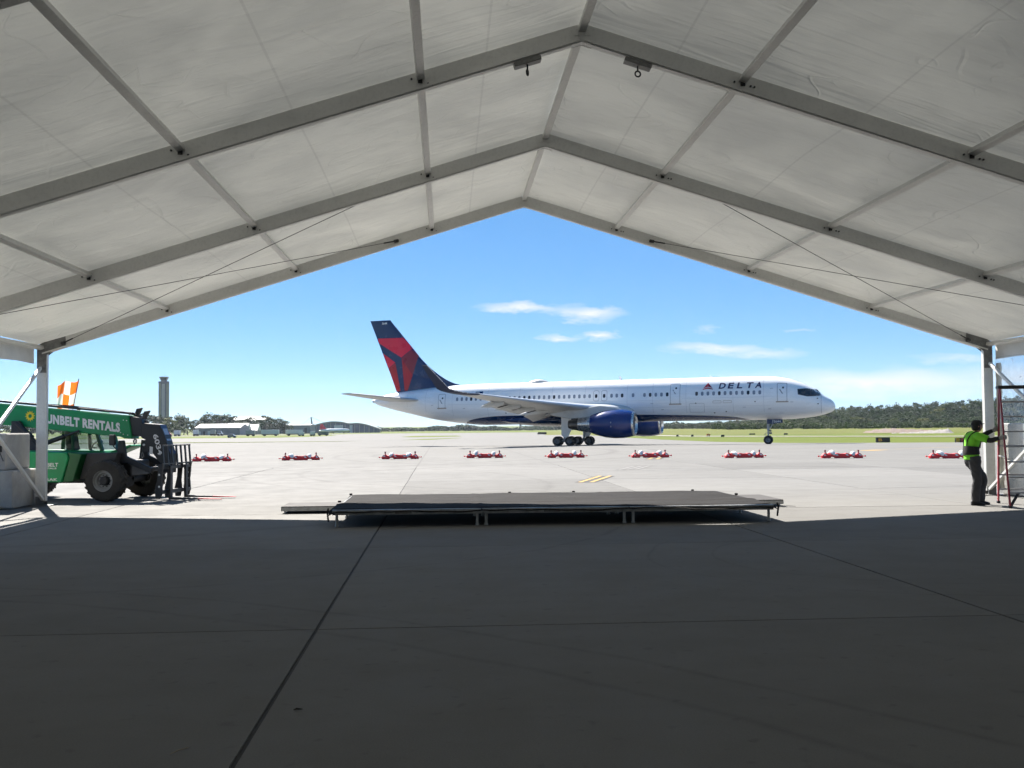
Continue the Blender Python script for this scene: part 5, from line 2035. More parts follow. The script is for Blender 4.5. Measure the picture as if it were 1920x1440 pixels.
for k in range(1, 8):
    t = k * 0.292 / LH
    a, c = FL[0].lerp(FL[1], t), FR[0].lerp(FR[1], t)
    b = MB()
    b.beam(a, c, 0.085, 0.028, up=(0, 0, 1))
    b.build('step', M_LALU, ladder, bevel=0.004)
    if k in (1, 2, 4, 6, 7):
        a, c = RL[0].lerp(RL[1], t), RR[0].lerp(RR[1], t)
        b = MB()
        b.beam(a, c, 0.03, 0.03)
        b.build('rear_brace', M_LALU, ladder)
for (f, r) in ((FL, RL), (FR, RR)):
    b = MB()
    b.beam(f[0].lerp(f[1], 0.42), r[0].lerp(r[1], 0.42), 0.012, 0.025)
    b.build('spreader', M_LALU, ladder)
    b = MB()
    b.beam(f[0].lerp(f[1], 0.02) + Vector((0.02 if f is FL else -0.02, 0, 0)), f[0].lerp(f[1], 0.127) + (Vector((0.17, 0, 0)) if f is FL else Vector((-0.17, 0, 0))), 0.05, 0.016, up=(0, 1, 0))
    b.build('corner_brace', M_LBLK, ladder)
b = MB()
b.box(-0.07, 0.51, 0.52, 0.82, LH - 0.01, LH + 0.055)
b.build('top_cap', M_LBLK, ladder, bevel=0.015)

# ================================================================== MAN AT THE LADDER
M_SKIN = pm('skin', (0.34, 0.18, 0.115), 0.55, var=0.08, scale=20)
M_GRN = pm('lime_shirt', (0.19, 0.62, 0.030), 0.8, var=0.10, scale=9, bump=0.5, bscale=16, bdist=0.02)
M_BLKC = pm('black_cloth', (0.012, 0.012, 0.013), 0.8, var=0.2, scale=12, bump=0.3, bscale=40)
M_PANT = pm('charcoal_trousers', (0.050, 0.050, 0.053), 0.85, var=0.18, scale=8, bump=0.7, bscale=12, bdist=0.02)
M_SHOE = pm('black_shoe', (0.012, 0.012, 0.012), 0.5, var=0.1)
M_GLOVE = pm('grey_glove', (0.30, 0.28, 0.26), 0.8, var=0.15, scale=20)
M_HAIR = pm('black_hair', (0.008, 0.007, 0.007), 0.6)

man = thing('person', 'man in lime green shirt, black cap and back belt holding the red ladder', 'person', (10.58, 20.02, 0), 0.0)
J = dict(pel=(-0.03, 0, 0.93), spine=(-0.045, 0, 1.10), chest=(-0.02, 0, 1.28), neck=(0.025, 0, 1.43), head=(0.075, 0, 1.54),
         shr=(-0.005, -0.175, 1.375), elr=(0.165, -0.355, 1.285), war=(0.270, -0.485, 1.335),
         shl=(0.005, 0.175, 1.380), ell=(0.245, 0.170, 1.365), wal=(0.445, 0.085, 1.475),
         hpr=(-0.03, -0.095, 0.90), knr=(0.005, -0.105, 0.49), anr=(-0.045, -0.11, 0.085), tor=(0.13, -0.12, 0.035),
         hpl=(-0.02, 0.095, 0.90), knl=(0.235, 0.10, 0.49), anl=(0.175, 0.11, 0.085), tol=(0.345, 0.10, 0.035))
RAD = dict(pel=.13, spine=.115, chest=.13, neck=.055, head=.07, shr=.065, elr=.045, war=.032, shl=.065, ell=.045, wal=.032, hpr=.085, knr=.06, anr=.042, tor=.035, hpl=.085, knl=.06, anl=.042, tol=.035)
ED = [('pel', 'spine'), ('spine', 'chest'), ('chest', 'neck'), ('neck', 'head'), ('chest', 'shr'), ('shr', 'elr'), ('elr', 'war'), ('chest', 'shl'), ('shl', 'ell'), ('ell', 'wal'),
      ('pel', 'hpr'), ('hpr', 'knr'), ('knr', 'anr'), ('anr', 'tor'), ('pel', 'hpl'), ('hpl', 'knl'), ('knl', 'anl'), ('anl', 'tol')]


def skin_mesh(joints, radii, edges, root, levels=2):
    bm = bmesh.new()
    sk = bm.verts.layers.skin.verify()
    V = {}
    for k, p in joints.items():
        v = bm.verts.new(p)
        v[sk].radius = (radii[k], radii[k])
        v[sk].use_root = (k == root)
        V[k] = v
    for a, c in edges:
        bm.edges.new((V[a], V[c]))
    me = bpy.data.meshes.new('tmp_skin')
    bm.to_mesh(me)
    bm.free()
    o = bpy.data.objects.new('tmp_skin', me)
    col.objects.link(o)
    md = o.modifiers.new('s', 'SKIN')
    md.use_smooth_shade = True
    sd = o.modifiers.new('u', 'SUBSURF')
    sd.levels = sd.render_levels = levels
    dg = bpy.context.evaluated_depsgraph_get()
    res = bpy.data.meshes.new_from_object(o.evaluated_get(dg))
    bpy.data.objects.remove(o)
    return res


bme = skin_mesh(J, RAD, ED, 'pel')
bm = bmesh.new()
bm.from_mesh(bme)
# head with brow, nose, lips, chin and ears, facing +x and tilted slightly up
hc = Vector((0.085, 0, 1.565))
M4 = Matrix.Rotation(R(-8), 3, 'Y')


def head_pt(th, ph):
    # th around z from +x, ph from -90..90
    d = Vector((math.cos(ph) * math.cos(th), math.cos(ph) * math.sin(th), math.sin(ph)))
    x, y, z = d.x * 0.098, d.y * 0.075, d.z * 0.118
    f = max(0, d.x)
    ny = math.exp(-(y / 0.013) ** 2)
    x += 0.024 * ny * math.exp(-((z + 0.020) / 0.022) ** 2) * f
    x += 0.009 * ny * math.exp(-((z - 0.010) / 0.02) ** 2) * f
    x += 0.007 * math.exp(-(y / 0.04) ** 2) * math.exp(-((z - 0.030) / 0.012) ** 2) * f
    for ey_ in (-0.03, 0.03):
        x -= 0.010 * math.exp(-((y - ey_) / 0.014) ** 2) * math.exp(-((z - 0.008) / 0.012) ** 2) * f
    x += 0.008 * math.exp(-(y / 0.022) ** 2) * math.exp(-((z + 0.058) / 0.010) ** 2) * f
    x += 0.012 * math.exp(-(y / 0.03) ** 2) * math.exp(-((z + 0.095) / 0.018) ** 2) * f
    if z < -0.03:
        y *= 1 - 0.25 * min(1, (-0.03 - z) / 0.09)
    sd = math.exp(-((d.x + 0.1) / 0.16) ** 2) * math.exp(-((z + 0.005) / 0.028) ** 2)
    y += math.copysign(0.014 * sd, y)
    return hc + M4 @ Vector((x, y, z))


nt, npz = 40, 28
grid = [[bm.verts.new(head_pt(2 * PI * i / nt, -PI / 2 + PI * (j + 0.5) / npz)) for i in range(nt)] for j in range(npz)]
for j in range(npz - 1):
    for i in range(nt):
        bm.faces.new((grid[j][i], grid[j][(i + 1) % nt], grid[j + 1][(i + 1) % nt], grid[j + 1][i]))
bm.faces.new(list(reversed(grid[0])))
bm.faces.new(grid[-1])
bb = MB()
bm.verts.index_update()
bb.add([v.co[:] for v in bm.verts], [tuple(v.index for v in f.verts) for f in bm.faces])
bm.free()


def rings_along(pts, rx, ry, n=20, wob=0.0, seed=0, flat=None):
    """tube with elliptical rings in the plane across the path"""
    pts = [Vector(p) for p in pts]
    out = []
    for i, p in enumerate(pts):
        d = (pts[min(i + 1, len(pts) - 1)] - pts[max(i - 1, 0)]).normalized()
        a = Vector((0, 1, 0))
        a = (a - d * a.dot(d)).normalized()
        c = a.cross(d).normalized()
        r = []
        for k in range(n):
            t = 2 * PI * k / n
            w = 1 + wob * math.sin(3 * t + i * 1.3 + seed) * 0.6 + wob * math.sin(5 * t - i * 2.1 + seed)
            r.append(p + a * (ry[i] * math.cos(t) * w) + c * (rx[i] * math.sin(t) * w))
        out.append(r)
    return out


def cl(pts, n):
    """resample a polyline smoothly"""
    pts = np.array(pts, float)
    s = np.concatenate([[0], np.cumsum(np.linalg.norm(np.diff(pts, axis=0), axis=1))])
    t = np.linspace(0, s[-1], n)
    return [tuple(float(pchip(s, pts[:, k], q)) for k in range(pts.shape[1])) for q in t]


def fuse_mesh(b, name, mat, parent, vox=0.011):
    """overlapping tubes fused into one continuous garment"""
    o = b.build('tmp_fuse', mat)
    md = o.modifiers.new('r', 'REMESH')
    md.mode = 'VOXEL'
    md.voxel_size = vox
    sm = o.modifiers.new('s', 'SMOOTH')
    sm.iterations = 2 if vox < 0.01 else 4
    dg = bpy.context.evaluated_depsgraph_get()
    me = bpy.data.meshes.new_from_object(o.evaluated_get(dg))
    bpy.data.objects.remove(o)
    me.materials.clear()
    me.materials.append(mat)
    me.polygons.foreach_set('use_smooth', [True] * len(me.polygons))
    me.name = name
    return newobj(name, me, parent)


fuse_mesh(bb, 'body', M_SKIN, man, 0.006)
# trousers
b = MB()
for side, hp, kn, an in ((-1, 'hpr', 'knr', 'anr'), (1, 'hpl', 'knl', 'anl')):
    path = cl([(*J[hp][:2], 0.97), J[hp], tuple((np.array(J[hp]) + np.array(J[kn])) / 2), J[kn], tuple((np.array(J[kn]) + np.array(J[an])) / 2 + np.array([-0.012, 0, 0])), (J[an][0] + 0.005, J[an][1], 0.075)], 22)
    rr = [float(np.interp(i / 21, [0, .12, .3, .5, .75, 1], [.115, .118, .105, .085, .083, .080])) for i in range(22)]
    b.loft(rings_along(path, [r * 1.02 for r in rr], [r * 0.88 for r in rr], 24, 0.055, side))
path = cl([(-0.045, 0, 1.02), (-0.04, 0, 0.95), (-0.03, 0, 0.84)], 8)
b.loft(rings_along(path, [.122, .13, .135, .137, .136, .13, .122, .10], [.165, .172, .178, .18, .178, .17, .16, .12], 24, 0.01))
fuse_mesh(b, 'trousers', M_PANT, man)
# shirt with short sleeves
b = MB()
path = cl([(-0.035, 0, 0.915), (-0.045, 0, 1.00), (-0.05, 0, 1.12), (-0.025, 0, 1.27), (-0.005, 0, 1.37), (0.012, 0, 1.425), (0.025, 0, 1.452)], 18)
tt = np.linspace(0, 1, 18)
rx = [float(pchip([0, .2, .45, .65, .82, .93, 1], [.145, .135, .132, .138, .125, .085, .062], t)) for t in tt]
ry = [float(pchip([0, .2, .45, .65, .82, .93, 1], [.185, .178, .172, .190, .195, .120, .066], t)) for t in tt]
b.loft(rings_along(path, rx, ry, 28, 0.012))
for sh, el in (('shr', 'elr'), ('shl', 'ell')):
    p0, p1 = np.array(J[sh]), np.array(J[el])
    path = cl([tuple(p0 * np.array([1, 0.6, 1])), tuple(p0), tuple(p0 + (p1 - p0) * 0.45), tuple(p0 + (p1 - p0) * 0.80)], 9)
    rs = [.070, .076, .078, .078, .077, .076, .076, .077, .078]
    b.loft(rings_along(path, rs, rs, 18, 0.03, 1))
fuse_mesh(b, 'shirt', M_GRN, man)
# back support belt with shoulder straps
b = MB()
path = cl([(-0.048, 0, 1.005), (-0.052, 0, 1.08), (-0.045, 0, 1.165)], 6)
b.loft(rings_along(path, [.148, .150, .149, .147, .146, .146], [.192, .192, .190, .187, .186, .186], 28, 0.004))
b.build('back_belt', M_BLKC, man, smooth=True, angle=50)
for s in (-1, 1):
    b = MB()
    pp = cl([(0.080, s * 0.085, 1.13), (0.096, s * 0.100, 1.28), (0.080, s * 0.112, 1.39), (0.01, s * 0.10, 1.452), (-0.075, s * 0.10, 1.41), (-0.152, s * 0.075, 1.29), (-0.165, s * 0.05, 1.15)], 16)
    for a_, c_ in zip(pp[:-1], pp[1:]):
        b.beam(a_, c_, 0.035, 0.012, up=(0.3, s * 1.0, 0.2))
    b.build('shoulder_strap', M_BLKC, man)
# black arm sleeves
for sh, el, wr in (('shr', 'elr', 'war'), ('shl', 'ell', 'wal')):
    p0, p1, p2 = np.array(J[sh]), np.array(J[el]), np.array(J[wr])
    b = MB()
    path = cl([tuple(p0 + (p1 - p0) * 0.6), tuple(p1), tuple((p1 + p2) / 2), tuple(p2)], 12)
    rs = [float(np.interp(i / 11, [0, .4, .6, 1], [.052, .050, .050, .036])) for i in range(12)]
    b.loft(rings_along(path, rs, rs, 16, 0.02))
    b.build('arm_sleeve', M_BLKC, man, smooth=True, angle=80)


# gloved hands closed on the ladder rails: palm, four fingers wrapped round the rail, thumb on the other side
def glove(wr, tgt, name):
    wr, tgt = Vector(wr), Vector(tgt)
    d = (tgt - wr).normalized()
    up = Vector((0.0, 0.15, 1.0)).normalized()
    sd = d.cross(up).normalized()          # towards the camera side for a hand pointing +x
    b = MB()
    pc = wr + d * 0.055
    rings = []
    for (t, w, h) in ((-0.01, 0.030, 0.026), (0.02, 0.036, 0.020), (0.055, 0.044, 0.018), (0.085, 0.042, 0.016)):
        c = wr + d * t
        rings.append([c + up * (w * math.cos(a)) + sd * (h * math.sin(a)) for a in (2 * PI * k / 14 for k in range(14))])
    b.loft(rings)
    for k, ln in enumerate((0.88, 1.0, 0.95, 0.78)):
        o = wr + d * 0.08 + up * (0.033 - 0.022 * k)
        pts = [o, o + d * 0.030 * ln + sd * 0.006, o + d * 0.050 * ln - sd * 0.016, o + d * 0.040 * ln - sd * 0.040, o + d * 0.014 * ln - sd * 0.046]
        b.tube(pts, [0.0115, 0.0115, 0.011, 0.010, 0.008], 8)
    o = wr + d * 0.035 + up * 0.030
    b.tube([o, o + d * 0.025 + up * 0.022 - sd * 0.012, o + d * 0.050 + up * 0.022 - sd * 0.032, o + d * 0.058 + up * 0.010 - sd * 0.044], [0.014, 0.013, 0.0115, 0.009], 8)
    return fuse_mesh(b, name, M_GLOVE, man, 0.0045)


glove(J['war'], (0.315, -0.535, 1.345), 'glove')
glove(J['wal'], (0.515, 0.060, 1.50), 'glove')
# shoes
for an, to in (('anr', 'tor'), ('anl', 'tol')):
    a, t = np.array(J[an]), np.array(J[to])
    f = (t - a)
    f[2] = 0
    f /= np.linalg.norm(f)
    b = MB()
    rings = []
    for (q, w, h) in ((-0.085, 0.026, 0.075), (-0.075, 0.036, 0.095), (-0.02, 0.040, 0.105), (0.04, 0.044, 0.085), (0.10, 0.049, 0.062), (0.155, 0.045, 0.045), (0.185, 0.028, 0.032)):
        c = a + f * q
        r = []
        for k in range(16):
            th = 2 * PI * k / 16
            z = 0.004 + h / 2 + h / 2 * max(-1, min(1, 1.25 * math.sin(th)))
            r.append((c[0] - f[1] * w * math.cos(th), c[1] + f[0] * w * math.cos(th), z))
        rings.append(r)
    b.loft(rings)
    b.build('shoe', M_SHOE, man, smooth=True, angle=60)
# hair, cap and dark glasses
b = MB()
b.grid(28, 10, lambda u, v: hc + M4 @ Vector((-0.010 + 0.104 * math.cos(-PI / 2 * 0.0 + R(70) + u * R(220)) * math.cos(R(-38 + 70 * v)), 0.083 * math.sin(R(70) + u * R(220)) * math.cos(R(-38 + 70 * v)), 0.122 * math.sin(R(-38 + 70 * v)))))
b.build('hair', M_HAIR, man, smooth=True, fixn=False)
b = MB()
rings = []
for (z, r) in ((0.030, 1.09), (0.055, 1.10), (0.085, 1.02), (0.110, 0.80), (0.125, 0.45), (0.130, 0.05)):
    rings.append([hc + M4 @ Vector((-0.004 + 0.098 * r * math.cos(a), 0.079 * r * math.sin(a), z)) for a in (2 * PI * k / 24 for k in range(24))])
b.loft(rings)
cap = b.build('cap', M_BLKC, man, smooth=True, angle=60)
b = MB()
vs = []
for k in range(13):
    a = R(-58 + 116 * k / 12)
    for (rr, dz) in ((1.04, 0.034), (1.04 + 0.62 * math.cos(a) ** 1.2, 0.030 - 0.012 * math.sin(a) ** 2)):
        vs.append(hc + M4 @ Vector((-0.004 + 0.098 * rr * math.cos(a), 0.079 * min(rr, 1.1) * math.sin(a), dz)))
b.add(vs, [(2 * k, 2 * k + 1, 2 * k + 3, 2 * k + 2) for k in range(12)])
b.add([v + Vector((0, 0, 0.007)) for v in vs], [(2 * k, 2 * k + 2, 2 * k + 3, 2 * k + 1) for k in range(12)])
b.build('visor', M_BLKC, cap, smooth=True, fixn=False)
b = MB()
b.add([hc + M4 @ Vector(p) for p in ((0.092, -0.050, 0.052), (0.102, -0.022, 0.052), (0.100, -0.022, 0.080), (0.088, -0.050, 0.080))], [(0, 1, 2, 3)])
b.build('cap_badge', M_GLOVE, cap, fixn=False)
b = MB()
for s in (-1, 1):
    b.grid(4, 2, lambda u, v, s=s: hc + M4 @ Vector((0.104 - 0.022 * u * u, s * (0.008 + 0.055 * u), -0.004 + 0.030 * v)))
    b.beam(hc + M4 @ Vector((0.082, s * 0.066, 0.020)), hc + M4 @ Vector((-0.005, s * 0.084, 0.016)), 0.006, 0.006)
b.build('sunglasses', M_PGLASS, man, fixn=False)
# ================================================================== SIGNS, TREES, BUILDINGS FAR OFF
M_SBLK = pm('black_sign_face', (0.012, 0.012, 0.013), 0.4, var=0.1)
M_SRED = pm('red_sign_face', (0.45, 0.010, 0.025), 0.4, var=0.08)
M_SYEL = pm('yellow_sign_face', (0.70, 0.36, 0.02), 0.4, var=0.08)
M_SWHT = pm('white_sign_letter', (0.78, 0.78, 0.78), 0.4)


def sign(u0, u1, v0, v1, y, parts, label):
    """airfield sign facing the apron; parts: (fraction0, fraction1, face, text, letter material)"""
    a, c = at(u0, v1, y), at(u1, v0, y)
    w, h = c.x - a.x, c.z - a.z
    o = thing('taxiway_sign', label, 'sign', ((a.x + c.x) / 2, y, gz(y) - 0.05), 0.0, 'airfield signs in the grass')
    z0 = a.z - (gz(y) - 0.05)
    b = MB()
    b.box(-w / 2, w / 2, 0.0, 0.18, z0, z0 + h)
    b.build('housing', M_SBLK, o, bevel=0.02)
    for x in (-w * 0.35, w * 0.35):
        b = MB()
        b.tube([(x, 0.09, 0.0), (x, 0.09, z0 + 0.02)], 0.04, 8)
        b.build('leg', M_ALUD, o)
    for (f0, f1, fm, tx, lm) in parts:
        b = MB()
        b.box(-w / 2 + w * f0 + 0.03, -w / 2 + w * f1 - 0.03, -0.02, -0.003, z0 + 0.04, z0 + h - 0.04)
        fc = b.build('face', fm, o)
        if tx:
            vs, fs = fit_text(tx, -w / 2 + w * (f0 + 0.12 * (f1 - f0)), -w / 2 + w * (f1 - 0.12 * (f1 - f0)), z0 + h * 0.22, z0 + h * 0.78, bold=0.03)
            b = MB()
            b.add([(p[0], -0.026, p[1]) for p in vs], fs)
            b.build('lettering', lm, fc, fixn=False)
    return o


sign(1643, 1669, 820, 829.5, 99.0, [(0.12, 0.46, M_SBLK, 'B', M_SYEL), (0.48, 1.0, M_SBLK, None, None)], 'black airfield sign with yellow B in the grass right of the nose')
sign(1792, 1850, 820.5, 830, 93.5, [(0.0, 0.14, M_SYEL, None, None), (0.15, 1.0, M_SRED, '5L-23R', M_SWHT)], 'red runway sign with white characters partly behind the man in green')


# small airfield lights along the far edges
M_ORNG = pm('orange_marker', (0.60, 0.20, 0.05), 0.6)
for i, (u, v, y, w, h, mt) in enumerate(((1328, 815, 228, 0.9, 0.6, M_ORNG), (1355, 813.5, 205, 0.7, 0.5, M_SBLK), (1270, 814, 225, 0.5, 0.5, M_SBLK), (1298, 814, 220, 0.5, 0.5, M_SBLK), (1410, 811, 260, 1.6, 0.45, M_SBLK), (1473, 811, 250, 1.0, 0.5, M_SBLK), (1016, 815.5, 330, 3.0, 1.0, M_SBLK))):
    p = at(u, v, y)
    zg = gz(y)
    o = thing('airfield_marker', ['small orange marker standing in the grass under the forward fuselage', 'dark runway light under the forward cabin door', 'small dark marker just right of the far engine', 'small dark marker between far engine and orange marker', 'low dark sign in the grass left of the nose wheel', 'low dark sign in the grass right of the nose wheel', 'low dark sign in the grass behind the main wheels'][i], 'marker', (p.x, y, zg), 0, 'small airfield lights and markers')
    b = MB()
    b.prism([(-w / 2, h * 0.3), (w / 2, h * 0.3), (w / 2, h), (-w * 0.4, h)], -0.08, 0.08)
    b.build('face', mt, o, bevel=0.02)
    b = MB()
    b.tube([(-w * 0.3, 0, -0.05), (-w * 0.3, 0, h * 0.35)], 0.05, 6)
    b.tube([(w * 0.3, 0, -0.05), (w * 0.3, 0, h * 0.35)], 0.05, 6)
    b.build('stake', M_ALUD, o)


def leaf_mat(name, a, c):
    m = bpy.data.materials.new(name)
    m.use_nodes = True
    T = N(m.node_tree)
    T.n.clear()
    out = T.new('ShaderNodeOutputMaterial')
    p = T.new('ShaderNodeBsdfPrincipled')
    o = T.new('ShaderNodeTexCoord').outputs['Object']
    oi = T.new('ShaderNodeObjectInfo')
    n1 = T.noise(o, 5.0, 3.0, 0.6)
    cc = T.ramp(n1, [(0.3, a), (0.7, c)])
    cc = T.mix(T.m('MULTIPLY', T.m('POWER', oi.outputs['Random'], 2.0), 0.6), cc, tuple(x * q for x, q in zip(c, (1.5, 1.15, 0.9))) + (1,))
    T.link(cc, p.inputs['Base Color'])
    p.inputs['Roughness'].default_value = 0.7
    p.inputs['Specular IOR Level'].default_value = 0.2
    tr = T.new('ShaderNodeBsdfTranslucent')
    T.link(T.mix(1.0, cc, (1.2, 1.3, 0.5, 1), 'MULTIPLY'), tr.inputs['Color'])
    mx = T.new('ShaderNodeMixShader')
    mx.inputs[0].default_value = 0.22
    T.link(p.outputs[0], mx.inputs[1])
    T.link(tr.outputs[0], mx.inputs[2])
    T.link(mx.outputs[0], out.inputs[0])
    return m


M_LEAF = [leaf_mat('dark_foliage', (0.006, 0.019, 0.005), (0.017, 0.041, 0.010)), leaf_mat('mid_foliage', (0.011, 0.029, 0.006), (0.027, 0.055, 0.011)), leaf_mat('yellow_green_foliage', (0.040, 0.060, 0.012), (0.078, 0.098, 0.024))]
M_BARK = pm('bark', (0.07, 0.055, 0.042), 0.9, var=0.3, scale=6)


def unit(a):
    return a / np.linalg.norm(a, axis=1, keepdims=True)


def leaf_quads(r, q, d, size):
    """one small four-sided leaf per point q, roughly facing d"""
    n = unit(d + r.normal(0, 0.5, d.shape))
    t = unit(np.cross(n, np.array([0.3, 0.5, 0.8])))
    u = np.cross(n, t)
    sz = size * r.uniform(0.6, 1.3, (len(q), 1))
    v = np.stack([q + t * sz, q + u * sz * 0.8, q - t * sz, q - u * sz * 0.8], 1).reshape(-1, 3)
    return v.tolist(), np.arange(len(v)).reshape(-1, 4).tolist()


def crown_mesh(seed, kind, wide, nclump, nleaf, ls):
    """unit tree crown (height 1): leaf-sized faces gathered in clumps inside an uneven envelope"""
    r = np.random.default_rng(seed)
    cl_ = []
    while len(cl_) < nclump:
        p = r.uniform(-1, 1, 3)
        if np.linalg.norm(p) > 1 or np.linalg.norm(p) < 0.35:
            continue
        w = wide * (1.0 - 0.35 * max(0, p[2]))
        cl_.append((p[0] * w, p[1] * w, 0.54 + 0.41 * p[2], r.uniform(0.08, 0.15)))
    cl_ = np.repeat(np.array(cl_), nleaf, axis=0)
    d = unit(r.normal(0, 1, (len(cl_), 3)))
    q = cl_[:, :3] + d * (cl_[:, 3:] * r.uniform(0.5, 1.0, (len(cl_), 1))) * np.array([1, 1, 0.75])
    vs, fs = leaf_quads(r, q, d, ls)
    me = bpy.data.meshes.new('crown')
    me.from_pydata(vs, [], fs)
    me.materials.append(M_LEAF[kind])
    return me


def trunk_mesh(seed):
    r = random.Random(seed)
    b = MB()
    b.tube([(0, 0, -0.02), (0.006, 0.004, 0.2), (-0.006, 0.0, 0.45), (0.004, 0.004, 0.75)], [0.026, 0.021, 0.016, 0.006], 7)
    for k in range(5):
        a = r.uniform(0, 6.28)
        z = r.uniform(0.3, 0.6)
        b.tube([(0, 0, z), (0.13 * math.cos(a), 0.13 * math.sin(a), z + 0.14)], [0.010, 0.003], 5)
    return b.mesh('trunk', M_BARK, smooth=True)


CROWNS = {k: [crown_mesh(10 * k + i, k, w, 46, 34, 0.028) for i, w in enumerate((0.30, 0.36, 0.42))] for k in range(3)}
TRUNKS = [trunk_mesh(i) for i in range(3)]


def tree(loc, h, kind, label, group, wscale=1.0):
    o = thing('tree', label, 'tree', loc, random.uniform(0, 6.28), group)
    o.scale = (h * wscale, h * wscale, h)
    newobj('crown', random.choice(CROWNS[kind]), o)
    newobj('trunk', random.choice(TRUNKS), o)
    return o


# ---- left: trees behind the apron
for (u, v, y, kind, ws) in ((232, 781, 690, 0, 1.0), (250, 775, 660, 0, 1.1), (268, 774, 640, 0, 1.1), (285, 778, 650, 0, 1.1), (300, 780, 640, 0, 1.1), (316, 781, 650, 0, 1.1), (335, 777, 670, 0, 0.9), (345, 779, 660, 1, 0.8), (318, 784, 560, 2, 1.35), (330, 795, 545, 1, 1.4), (352, 788, 640, 1, 1.0), (366, 787, 680, 0, 0.8), (380, 781, 680, 0, 1.0), (393, 775, 690, 0, 1.2), (408, 777, 680, 0, 1.2), (424, 776, 690, 0, 1.2), (438, 780, 680, 0, 1.1), (455, 786, 660, 0, 1.0), (470, 782, 680, 0, 1.1), (486, 786, 690, 1, 1.0), (497, 779, 680, 0, 1.0), (510, 783, 690, 0, 0.9), (523, 784, 700, 0, 1.0), (533, 788, 700, 1, 1.1), (545, 797, 760, 1, 1.3), (560, 797, 780, 1, 1.3), (215, 786, 700, 0, 1.1), (195, 790, 720, 0, 1.2), (170, 792, 700, 0, 1.3), (60, 788, 640, 1, 1.3), (30, 786, 650, 0, 1.3), (0, 787, 660, 0, 1.3), (90, 790, 650, 0, 1.3), (120, 790, 660, 1, 1.3), (145, 791, 660, 0, 1.3)):
    p = at(u, v, y)
    zg = gz(y)
    if kind == 2:
        lab = 'yellow-green rounded tree in front of the control tower'
    else:
        tone = ('dark green broadleaf tree', 'lighter green tree')[kind]
        where = 'far left behind the green forklift' if u < 225 else 'left of the control tower above the forklift boom' if u < 296 else 'at the foot of the control tower' if u < 325 else 'just right of the control tower' if u < 372 else 'behind the grey warehouse' if u < 445 else 'between the grey warehouse and the terminal wing' if u < 515 else 'behind the flat terminal wing'
        lab = tone + ' ' + where
    tree((p.x, y, zg), (p.z - zg) / 0.97, kind, lab, 'trees around the control tower' if kind < 2 else None, ws * 1.3)

# ---- right: wooded hill
PX = [1180, 1265, 1300, 1350, 1400, 1500, 1567, 1620, 1663, 1706, 1753, 1777, 1837, 1900, 2000, 2150]
PV = [796, 794, 792, 789, 785, 770, 763, 760, 758.5, 756, 752, 752, 746, 741, 737, 737]
rt = random.Random(3)
n_tree = 0
for row, (yy, frac, jit) in enumerate(((700, 1.0, 1.0), (655, 0.93, 2.2), (610, 0.82, 2.5), (570, 0.68, 2.5), (530, 0.54, 2.5), (500, 0.42, 2.5))):
    stepu = 17
    u = 1190 + row * 5
    while u < 2000:
        y = yy + rt.uniform(-18, 18)
        vt = float(np.interp(u, PX, PV))
        hor = 798 - 0.0078 * (u - 960)
        vb = hor + 12.5
        v = vb - (vb - vt) * frac + rt.uniform(-jit, jit) * (0.35 + 0.65 * min(1, (vb - vt) / 30))
        p = at(u, v, y)
        zg = hill_z(p.x, y)
        h = p.z - zg
        if h > 1.2 and not (row >= 4 and u < 1240):
            k = rt.choices((0, 1, 2), (7, 4, 0.8) if row < 4 else (5, 5, 1))[0]
            lab = {0: 'dark green tree in the wood on the hill right of the airliner', 1: 'mid green tree in the wood on the hill right of the airliner', 2: 'light green tree in the wood on the hill right of the airliner'}[k]
            tree((p.x, y, zg - 0.1), h / 0.97, k, lab, 'trees of the wooded hill', max(0.85, min(3.2, 14.0 / h)) * rt.uniform(0.85, 1.15))
            n_tree += 1
        u += stepu * rt.uniform(0.8, 1.25)

# scrub along the foot of the wood
def scrub(name, spots, label, seed, size):
    r = np.random.default_rng(seed)
    sp = np.repeat(np.array(spots), 150, axis=0)
    d = unit(r.normal(0, 1, (len(sp), 3)))
    c = np.stack([sp[:, 0], sp[:, 1], sp[:, 2] + sp[:, 3] * 0.45], 1)
    q = c + d * np.stack([sp[:, 4], sp[:, 4], sp[:, 3] * 0.5], 1) * r.uniform(0.5, 1, (len(sp), 1))
    vs, fs = leaf_quads(r, q, d, size)
    me = bpy.data.meshes.new(name)
    me.from_pydata(vs, [], fs)
    me.materials.append(M_LEAF[1])
    return tag(newobj(name, me), label, 'shrubs' if 'scrub' in name else 'wood', kind='stuff')


sp_ = []
for i in range(330):
    u = rt.uniform(1340, 2000)
    y = rt.uniform(425, 490)
    x = wx(u, y)
    sp_.append((x, y, hill_z(x, y) - 0.2, rt.uniform(1.6, 3.6), rt.uniform(1.8, 3.4)))
scrub('scrub', sp_, 'low green scrub along the foot of the wooded hill', 5, 0.35)
sp_ = []
for i in range(520):
    u = rt.uniform(560, 1330)
    y = rt.uniform(1120, 1300)
    x = wx(u, y)
    hh = (5.2 + 1.6 * math.sin(u * 0.031) + 1.0 * math.sin(u * 0.11)) * rt.uniform(0.75, 1.05) + (1.5 if u > 1000 else 0)
    sp_.append((x, y, -3.7, hh, rt.uniform(4, 7)))
scrub('distant_woods', sp_, 'far hazy tree line along the horizon behind the airliner', 6, 1.1)

# ---- earth mound and stone heap before the wood
M_DIRT = pm('red_brown_earth', (0.15, 0.11, 0.088), 0.95, var=0.2, scale=0.25, bump=0.8, bscale=0.9, bdist=0.4, space='World', dirt=0.4, dirtcol=(0.19, 0.16, 0.135), dscale=0.15)
M_STONE = pm('grey_gravel_heap', (0.20, 0.185, 0.172), 0.95, var=0.2, scale=0.5, bump=0.8, bscale=1.5, bdist=0.3, space='World')


